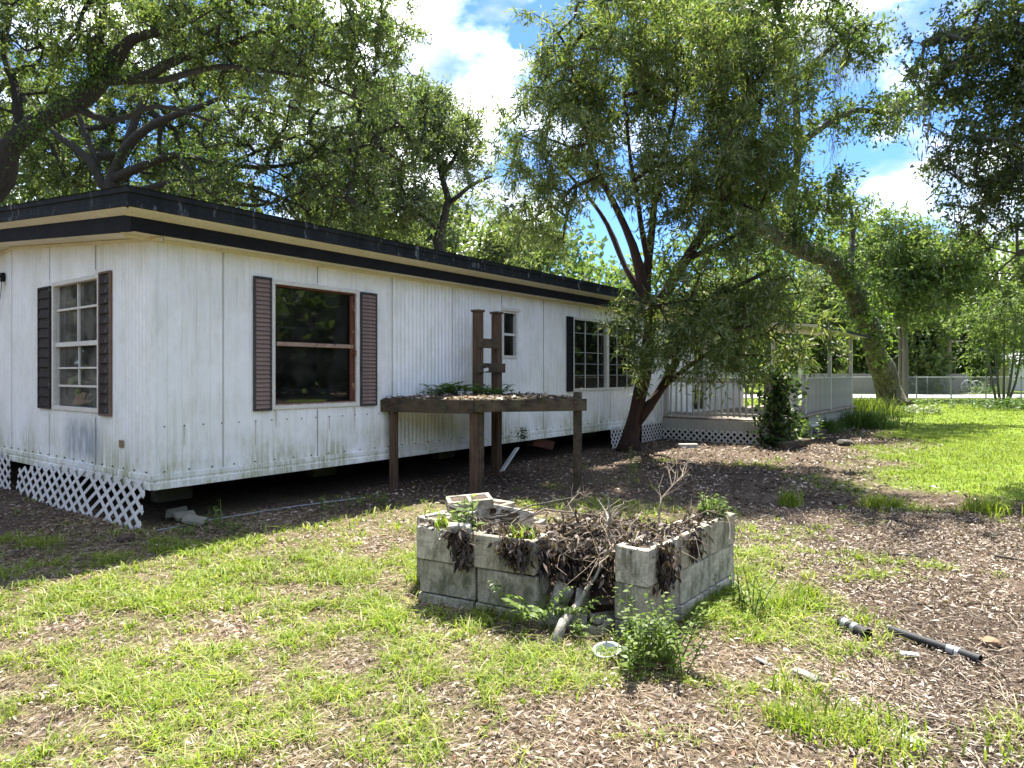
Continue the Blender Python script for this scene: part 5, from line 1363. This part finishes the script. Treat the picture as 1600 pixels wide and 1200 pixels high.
def k_mulch(x, y):
    g, l = masks(x, y); return keepxy(x, y)&(rng.random(len(x)) < (1-l)*(.45+.55*sstep(.34, .58, fbm(x, y, 1.3, 71))))&(x > np.interp(y, [1.5, 2.8, 4.1, 7.9], [1.0, 1.4, 1.75, 2.2]))
V = []; F = []; off = 0
for n, b, Lr, wr in ((19000, (-3.4, 3, 1.6, 4.3), (.02, .055), (.006, .017)), (20000, (-5, 3, 4.3, 7), (.025, .065), (.009, .020)), (14000, (-7, 4, 7, 14), (.04, .08), (.018, .034))):
    v, f = litter(n, b, Lr, wr, k_open); V.append(v); F.append(f+off); off += len(v)
tag(link('leaf_litter', np_mesh('leaf_litter', np.concatenate(V), np.concatenate(F), MT['litter'])), 'dry fallen leaves between the grass tufts', 'leaf litter', kind='stuff')
V = []; F = []; off = 0
for n, b, Lr, wr in ((56000, (.9, 4.5, 1.6, 4.5), (.010, .060), (.003, .012)), (58000, (1.4, 7, 4.5, 8), (.014, .075), (.005, .017)), (22000, (1, 12, 8, 18), (.045, .10), (.018, .04)), (9000, (6, 16, 16, 27), (.07, .14), (.03, .06))):
    v, f = litter(n, b, Lr, wr, k_mulch, .42); V.append(v); F.append(f+off); off += len(v)
tag(link('mulch', np_mesh('mulch', np.concatenate(V), np.concatenate(F), MT['litter_d'])), 'brown wood chip mulch and leaves under the trees', 'mulch', kind='stuff')
# thin twigs in the mulch
tw = MB()
for i in range(420):
    y = random.uniform(2.2, 8); x = random.uniform(np.interp(y, [2, 8], [1.2, 2.4]), y*.78)
    a = random.uniform(0, PI); L = random.uniform(.08, .34); z = float(ground_z(np.array([x]), np.array([y]))[0])+.016
    tw.tube([(x, y, z), (x+math.cos(a)*L*.5+.01, y+math.sin(a)*L*.5, z+.012), (x+math.cos(a)*L, y+math.sin(a)*L, z)], [.004, .0035, .002], 4, cap=False)
tag(tw.build('fallen_twigs', MT['twig']), 'thin grey fallen twigs scattered over the mulch', 'twigs', kind='stuff')

# ------------------------------------------------------------------ things lying about
def pipe(name, a, b, r, label, bands, flat=1.0, hollow=True):
    a = Vector(a); b = Vector(b); e = empty(name, a, 0, label, 'pipe'); d = b-a
    m = MB(); n = 18
    m.tube([(0, 0, 0), d*.5, d], [r, r*.98, r], n, cap=False); m.tube([d, d*.5, (0, 0, 0)], [r*.82, r*.82, r*.82], n, cap=False)
    dn = d.normalized(); u = dn.orthogonal().normalized(); w = dn.cross(u)
    for c in (Vector((0, 0, 0)), d):
        for k in range(n):
            a0, a1 = 2*PI*k/n, 2*PI*(k+1)/n
            m.face([c+(u*math.cos(t)+w*math.sin(t))*q for t, q in ((a0, r), (a1, r), (a1, r*.82), (a0, r*.82))])
    m.build('tube', MT['black_plastic'], e, smooth=False)
    for t0, t1, mt in bands:
        m = MB(); m.tube([d*t0, d*t1], [r*1.03, r*1.03], n, cap=False); m.build('sleeve', MT[mt], e, smooth=True)
    return e
pipe('black_pipe', gnd(1391, 984, .03), gnd(1532, 1031, .025), .027, 'long black pipe with pale sleeve lying in the mulch', [(.66, .74, 'galv'), (.75, .79, 'white_paint')])
pipe('black_pipe', gnd(1314, 972, .04), gnd(1356, 992, .035), .036, 'short black pipe piece with white marks beside the grass', [(.12, .30, 'galv'), (.48, .62, 'galv')])
m = MB(); m.beam(gnd(1400, 1146, .02), gnd(1450, 1168, .015), .075, .028, (0, .1, 1)); tag(m.build('wood_piece', MT['white_paint'], None, .006), 'chalky white wood piece in grass near the bottom edge', 'wood piece')
m = MB(); m.beam(gnd(1328, 1092, .02), gnd(1403, 1146, .02), .035, .014); tag(m.build('wood_strip', MT['timber_w'], None, .003), 'thin pale wood strip along the mulch edge', 'wood strip')
m = MB(); m.beam(gnd(1240, 1046, .02), gnd(1279, 1063, .02), .06, .02); tag(m.build('wood_chip', MT['fencewood'], None, .004), 'short brown board scrap at the mulch edge left of the white strip', 'wood scrap')
m = MB(); m.beam(gnd(1180, 1028, .012), gnd(1206, 1040, .012), .03, .014); tag(m.build('wood_chip', MT['fencewood'], None, .004), 'small pale wood scrap in the grass right of the shrub', 'wood scrap')
m = MB(); m.beam(gnd(1406, 1021, .015), gnd(1436, 1024, .015), .04, .02); tag(m.build('wood_block', MT['white_paint'], None, .005), 'small white wood block below the long black pipe', 'wood block')
def rock(p, s, mat, label, seed, name='stone', cat='stone'):
    bm = bmesh.new(); bmesh.ops.create_icosphere(bm, subdivisions=2, radius=1); rnd = random.Random(seed)
    for v in bm.verts: v.co = Vector((v.co.x*s[0], v.co.y*s[1], v.co.z*s[2]))*(1+rnd.uniform(-.16, .16))
    me = bpy.data.meshes.new(name); bm.to_mesh(me); bm.free(); me.materials.append(mat)
    o = link(name, me); o.location = p; return tag(o, label, cat)
rock(gnd(1547, 1004, .02), (.055, .04, .03), MT['stone'], 'rounded tan stone in the mulch behind the long pipe', 1)
rock(gnd(1320, 692, .06), (.20, .15, .08), MT['bark_grey'], 'brown rock at the edge of the bed before the porch', 2, 'stone', 'stone')
rock(gnd(196, 842, .03), (.08, .06, .05), MT['soil'], 'dark lump lying in the litter before the lattice corner', 4, 'clod', 'clod')
branch('stick', 'short curved grey stick beside the tan stone', [gnd(1543, 1016, .02), gnd(1560, 1018, .025), gnd(1580, 1010, .02)], .012, MT['twig'], 'stick', 0, .1, 11)
branch('stick', 'long thin stick across the dark mulch at right', [gnd(1375, 864, .02), gnd(1420, 868, .03), gnd(1468, 872, .02)], .012, MT['bark_grey'], 'stick', 1, .1, 12)
branch('stick', 'dark stick at the right edge of the mulch', [gnd(1555, 868, .02), gnd(1580, 872, .03), gnd(1625, 880, .02)], .014, MT['bark_grey'], 'stick', 1, .1, 13)
# dished lamp cover on the ground
bw = empty('bowl', gnd(948, 1026), R(20), 'oval grey white dish lying in the grass by the shrub', 'dish')
def lathe(prof, n, sx=1, sy=1):
    m = MB(); k = len(prof)
    for r, z in prof:
        for i in range(n):
            a = 2*PI*i/n; m.v.append((r*math.cos(a)*sx, r*math.sin(a)*sy, z))
    for j in range(k-1):
        for i in range(n):
            m.f.append((j*n+i, j*n+(i+1) % n, (j+1)*n+(i+1) % n, (j+1)*n+i))
    return m
o = lathe([(.001, .012), (.045, .014), (.062, .030), (.070, .048), (.080, .050), (.082, .046)], 28, 1.05, .82).build('dish', MT['porcelain'], bw, smooth=True); o.rotation_euler = (R(14), R(-6), 0)
o = lathe([(.082, .045), (.078, .020), (.066, .0), (.001, .0)], 28, 1.05, .82).build('dish_side', MT['bowl_dark'], bw, smooth=True); o.rotation_euler = (R(14), R(-6), 0)
o = lathe([(.012, .013), (.012, .022), (.001, .024)], 10).build('screw_post', MT['bowl_dark'], bw); o.rotation_euler = (R(14), R(-6), 0)
# things under and beside the house
m = MB(); m.beam(at(784, 736, 10.6), at(808, 700, 11.1), .085, .025, (0, .5, 1)); tag(m.build('white_board', MT['white_paint'], None, .004), 'peeling white board leaning under the house right of the tall posts', 'board')
m = MB(); m.tube([gnd(245, 829, .02), gnd(330, 812, .02), gnd(440, 794, .02), gnd(560, 778, .02)], [.008]*4, 6); tag(m.build('edging_strip', MT['galv']), 'thin pale edging pipe on the ground along the crawl space', 'edging')
for i, (px, py, rz, lab) in enumerate(((258, 812, 20, 'grey concrete scrap under the corner of the house'), (272, 818, 50, 'flat concrete scrap beside the house corner lattice'), (286, 824, 5, 'low concrete scrap right of the corner scraps'))):
    g = gnd(px, py, .05); fragment((g.x, g.y+.25, .07), (R(20), R(12*i-10), R(rz)), .22, .13, .045, lab, MT['concrete_p'])
m = MB(); m.box(-.35, .35, -.03, .03, 0, .18); o = m.build('insulation', MT['red_rag'], None, .02); o.location = hl(7.4, .25, .18); o.rotation_euler = (R(15), R(12), RZ); tag(o, 'torn red brown sheet hanging under the house right of the platform', 'sheet')
branch('cable', 'loose grey cable curling under the platform', [gnd(652, 768, .02), at(660, 752, 9.8), gnd(668, 764, .02)], .006, MT['twig'], 'cable', 0, 0, 21)
branch('cable', 'pale bent cable beneath the middle of the platform', [gnd(693, 764, .02), at(704, 752, 9.6), at(703, 745, 9.7), at(692, 748, 9.8)], .006, MT['twig'], 'cable', 0, 0, 22)

# bed by the porch: timbers, vine pillar, clumps
for a, b, lab in (((1228, 690), (1288, 674), 'front landscape timber edging the bed before the porch step'), ((1222, 697), (1262, 690), 'short timber overlapping the front of the porch bed'), ((1262, 672), (1296, 668), 'rear landscape timber in the bed by the porch')):
    m = MB(); m.beam(gnd(*a, .08), gnd(*b, .08), .16, .14); tag(m.build('landscape_timber', MT['timber'], None, .012), lab, 'timber')
m = MB(); m.beam(gnd(1060, 697, .05), gnd(1090, 697, .05), .12, .1); tag(m.build('brick_scrap', MT['timber_w'], None, .01), 'pale topped block on the ground before the porch lattice', 'block')
vp = empty('vine_stump', gnd(1214, 697), 0, 'leafy dark vine climbing a post at the porch corner', 'vine')
m = MB(); m.tube([(0, 0, -.05), (.02, 0, .7), (.0, .02, 1.5)], [.14, .11, .09], 8, wob=.15); m.build('stump', MT['bark_oak'], vp)
gb = gnd(1214, 697)
leaf_cloud('vine_leaf', vp, MT['leaf_ivy'], [np.array((gb.x+random.uniform(-.1, .1), gb.y, z)) for z in np.linspace(.05, 1.7, 20)], 75, (.19, .17, .09), .12, .09, (0, 0, -.3), gb)
weed('weed', tuple(gnd(1240, 692)), .70, 44, 'bushy green plants crowding the porch step', 'leaf_weed', .15, .5, .55, 10, 'plants', .6)
weed('weed', tuple(gnd(1240, 640, .35)), .4, 12, 'bright leafy plant on the porch step by the vine', 'leaf_weed', .16, .5, .25, 8, 'plant', .7)
clump_grass('liriope_clump', gnd(1352, 668), 800, .62, 'large arching grass clump at the end of the porch', 'leaf_fern', .020, .42, 'grass clump', 1.6)
clump_grass('liriope_clump', gnd(1284, 676), 420, .50, 'smaller arching grass clump in front of the porch railing', 'leaf_fern', .018, .28, 'grass clump', 1.6)
clump_grass('grass_clump', gnd(1350, 650), 700, .75, 'bright tall grass clump between porch and oak trunk', 'lawn', .03, .6, 'grass clump', .7)
weed('weed', tuple(gnd(1422, 646)), .35, 60, 'pale leafy ground plants around the oak foot', 'leaf_far2', .22, .5, 1.0, 6, 'plants', .5)
# weeds and tufts in the mulch
for i, (px, py, h, n) in enumerate(((1380, 792, .16, 260), (1540, 800, .18, 300), (1236, 790, .22, 120), (1215, 985 - 30, .14, 150), (1262, 938, .15, 110), (1378, 905, .10, 70), (1345, 975, .10, 60), (1360, 1160, .12, 330), (1240, 1140, .12, 200), (1560, 1178, .10, 60), (1255, 1085, .10, 90))):
    clump_grass('grass_clump', gnd(px, py), n, h, ('long grass clump in the mulch under the oak shade', 'spreading grass clump in the mulch near the right edge', 'small tuft on the dark mulch behind the planter', 'grass clump beside the planter right wing', 'bright grass tuft at the edge of the mulch', 'lone little grass tuft in the middle of the mulch', 'grass tuft over the short pipe', 'thick grass clump along the white wood strip', 'broad grass clump in the lower lawn right of centre', 'thin grass tuft in the bottom right corner', 'low grass tuft beside the brown board scrap')[i], 'grass', .008 if py > 900 else .012, .12 if n > 200 else .07, 'grass clump', .95)

# ------------------------------------------------------------------ fence, poles, far things across the road
def chain_fence(a, b, h, label, n_posts, mesh=True, step=.16):
    a = Vector(a); b = Vector(b); d = (b-a); L = d.length; d.normalize()
    e = empty('chain_link_fence', a, math.atan2(d.y, d.x), label, 'fence')
    for i in range(n_posts):
        t = L*i/(n_posts-1); m = MB(); m.tube([(t, 0, -.1), (t, 0, h+.06), (t, 0, h+.09)], [.035, .035, .02], 8); m.build('post', MT['galv'], e)
    m = MB(); m.tube([(0, 0, h), (L, 0, h)], [.026, .026], 6); m.build('top_rail', MT['galv'], e)
    m = MB(); w = .005
    k = -h
    while k < L:
        for sgn in (1, -1):
            x0, x1 = (k, k+h) if sgn > 0 else (k+h, k)
            m.face([(x0-w, .004*sgn, .02), (x0+w, .004*sgn, .02), (x1+w, .004*sgn, h), (x1-w, .004*sgn, h)])
        k += step
    o = m.build('wire_mesh', MT['galv'], e); tag(o, kind='stuff')
    return e
chain_fence(gnd(1432, 632), (33, 34.5, 0), 1.42, 'near chain link fence across the end of the lawn', 8)
chain_fence((26, 52.6, 0), (62, 52.6, 0), 1.35, 'far chain link fence on the other side of the road', 13)
wf = empty('wooden_fence', (24, 54.5, 0), 0, 'grey vertical board fence across the road behind the oak', 'fence')
fb = None
for i in range(int(12.5/.16)):
    if fb is None:
        m = MB(); m.box(-.07, .07, -.012, .012, 0, 1.62); o = m.build('board', MT['fencewood'], wf); fb = o.data
    else: o = link('board', fb, wf)
    o.location = (i*.16, 0, random.uniform(-.03, .03))
m = MB(); m.box(-.1, 12.6, .014, .05, .4, .5); m.box(-.1, 12.6, .014, .05, 1.2, 1.3); m.build('rail', MT['fencewood'], wf)
def pole(px, py, top, r, d, label, name='utility_pole'):
    b = Vector(((px-800)/FPX*d, d, 0)); z = EYE+(HOR-top)/FPX*d
    e = empty(name, b, 0, label, 'pole'); m = MB(); m.tube([(0, 0, -.2), (.02, 0, z*.5), (.0, 0, z)], [r, r*.92, r*.8], 10); m.build('shaft', MT['pole'], e)
    return e, z
make_tree('background_tree', 'slim tree with two pale straight trunks beside the leaning oak', 'tree', ((1410-800)/FPX*43.6, 43.2, 0),
    [[((1406-800)/FPX*43.6, 43.6, -.1, .13), ((1405-800)/FPX*43.6, 43.6, 3, .12), ((1403-800)/FPX*43.6, 43.6, 8, .06)], [((1414-800)/FPX*43.2, 43.2, -.1, .19), ((1413-800)/FPX*43.2, 43.2, 3, .17), ((1418-800)/FPX*43.2, 43.2, 9, .08)]],
    [pblob(1440, 395, 43.2, 85, 48, 2.4), pblob(1375, 440, 43.2, 60, 40, 2.0), pblob(1470, 450, 43, 80, 45, 2.2), pblob(1400, 355, 43.2, 45, 30, 1.6, .8), pblob(1520, 420, 43.5, 50, 40, 2.0, .8), pblob(1412, 485, 43.4, 35, 25, 1.4, .8)], 300, MT['pole'], MT['leaf_far'], spray=(8, 9), sl=1.0, L=.28, W=.13, droop=.15, group='trees beyond the yard', step=.9, twig_r=.015, sides=8, clump=.2)
e, z = pole(1481, 600, 450, .26, 55, 'single brown utility pole beyond the road with wires')
m = MB(); m.tube([(-1.2, -.05, 4.2), (1.2, -.05, 4.2)], .05, 6); m.build('crossarm', MT['pole'], e)
for s in (-1, 1):
    m = MB(); m.tube([(s*.55, 0, 0), (s*.55, 0, 4.0-1.2)], .05, 6); m.build('side_post', MT['pole'], e)
m = MB(); m.tube([(-.65, 0, 2.85), (.65, 0, 2.85)], .06, 6); m.build('brace', MT['pole'], e)
m = MB()
for z0, z1, y in ((8.2, 9.2, 0), (7.9, 8.4, .2)):
    pts = [(i*2.5, y, z0+(z1-z0)*i/12-.5*math.sin(PI*i/12)) for i in range(13)]
    m.tube(pts, [.02]*13, 4)
pts = [(0, 0, 4.3), (3, 0, 3.4), (6, 0, 3.0), (10, 0, 2.8)]; m.tube(pts, [.018]*4, 4)
m.build('wire', MT['galv'], e)
# house across the road
hs = empty('house', (33.5, 70, 0), R(8), 'pale house with grey gable roof across the road behind the porch posts', 'house')
m = MB(); m.box(-5, 5, -3, 3, 0, 2.6); m.build('wall', MT['house_w'], hs)
m = MB()
m.v = [(-5.4, -3.4, 2.5), (5.4, -3.4, 2.5), (5.4, 0, 4.5), (-5.4, 0, 4.5), (-5.4, 3.4, 2.5), (5.4, 3.4, 2.5), (-5.4, -3.4, 2.3), (5.4, -3.4, 2.3)]; m.f = [(0, 1, 2, 3), (3, 2, 5, 4), (0, 3, 4), (1, 5, 2), (0, 6, 7, 1)]
m.build('roof', MT['shingle'], hs)
for x in (-3.2, 0, 2.6):
    m = MB(); m.box(x-.5, x+.5, -3.03, -3.004, 1.0, 2.1); m.build('window', MT['dark'], hs)
hs2 = empty('shed', (50, 66, 0), R(-6), 'white shed half hidden in trees at the right edge across the road', 'shed')
m = MB(); m.box(-3, 3, -2, 2, 0, 2.6); m.build('wall', MT['house_w'], hs2)
m = MB(); m.v = [(-3.3, -2.3, 2.55), (3.3, -2.3, 2.55), (3.3, 0, 3.6), (-3.3, 0, 3.6), (-3.3, 2.3, 2.55), (3.3, 2.3, 2.55)]; m.f = [(0, 1, 2, 3), (3, 2, 5, 4), (0, 3, 4), (1, 5, 2)]; m.build('roof', MT['galv'], hs2)
m = MB(); m.box(-.6, .4, -2.03, -2.004, .0, 2.0); m.build('door', MT['dark'], hs2)
# bright wheel shaped hoops by the far fence
def hoop(px, d, r, label):
    x = (px-800)/FPX*d; e = empty('wheel_hoop', (x, d, r+.05), 0, label, 'hoop', 'white hoops by the far fence')
    m = MB(); m.tube([(r*math.cos(2*PI*i/24), 0, r*math.sin(2*PI*i/24)) for i in range(25)], [.035]*25, 6, cap=False); m.build('rim', MT['white_paint'], e)
    for k in range(3):
        a = k*PI/3; m = MB(); m.tube([(-r*math.cos(a), 0, -r*math.sin(a)), (r*math.cos(a), 0, r*math.sin(a))], [.015, .015], 5); m.build('spoke', MT['white_paint'], e)
hoop(1512, 53.6, .52, 'left white wheel hoop leaning behind the far fence'); hoop(1526, 54.2, .5, 'right white wheel hoop leaning behind the far fence')
# crepe myrtle like shrub by the near fence
far = make_tree('slender_tree', 'slim many stemmed small tree at the near chain link fence', 'tree', tuple(gnd(1566, 633)),
    [[(*gnd(1566+dx, 633), .07), (*at(1566+dx*2.2, 600, 34), .055), (*at(1566+dx*3.5, 540, 34), .04), (*at(1566+dx*4.5, 490, 34), .02)] for dx in (-7, -3, 1, 5, 9)],
    [pblob(1555, 500, 34, 50, 40, 1.4), pblob(1580, 545, 34, 50, 35, 1.3, .8), pblob(1530, 560, 34, 30, 25, 1.0, .6), pblob(1590, 480, 34, 40, 30, 1.2)], 110, MT['bark_grey'], MT['leaf_far'], spray=(7, 8), sl=.6, L=.17, W=.075, droop=.2, twig_r=.008, step=.5)
weed('shrub', tuple(Vector(((1450-800)/FPX*53.2, 53.2, 0))), 2.2, 40, 'bright leafy bush in front of the far fence', 'leaf_far', .30, .5, .7, 14, 'shrub', .5)
weed('shrub', tuple(Vector(((1466-800)/FPX*52.2, 52.2, 0))), 1.0, 30, 'low light green bush at the foot of the utility pole', 'leaf_far', .26, .5, .7, 9, 'shrub', .6)
weed('shrub', tuple(Vector(((1535-800)/FPX*52.0, 52.0, 0))), .9, 40, 'low bush in front of the white hoops', 'leaf_fern', .28, .4, 1.2, 9, 'shrub', .6)
weed('weed', tuple(gnd(1500, 636)), .5, 60, 'strip of leafy weeds along the foot of the near fence', 'leaf_far', .22, .5, 2.0, 7, 'weeds', .5)
weed('weed', tuple(gnd(1572, 640)), .6, 60, 'darker weeds around the stems of the slim tree', 'leaf_fern', .24, .5, 1.3, 7, 'weeds', .5)
print('QUADS', sum(len(o.data.polygons) for o in scene.objects if o.type == 'MESH'))
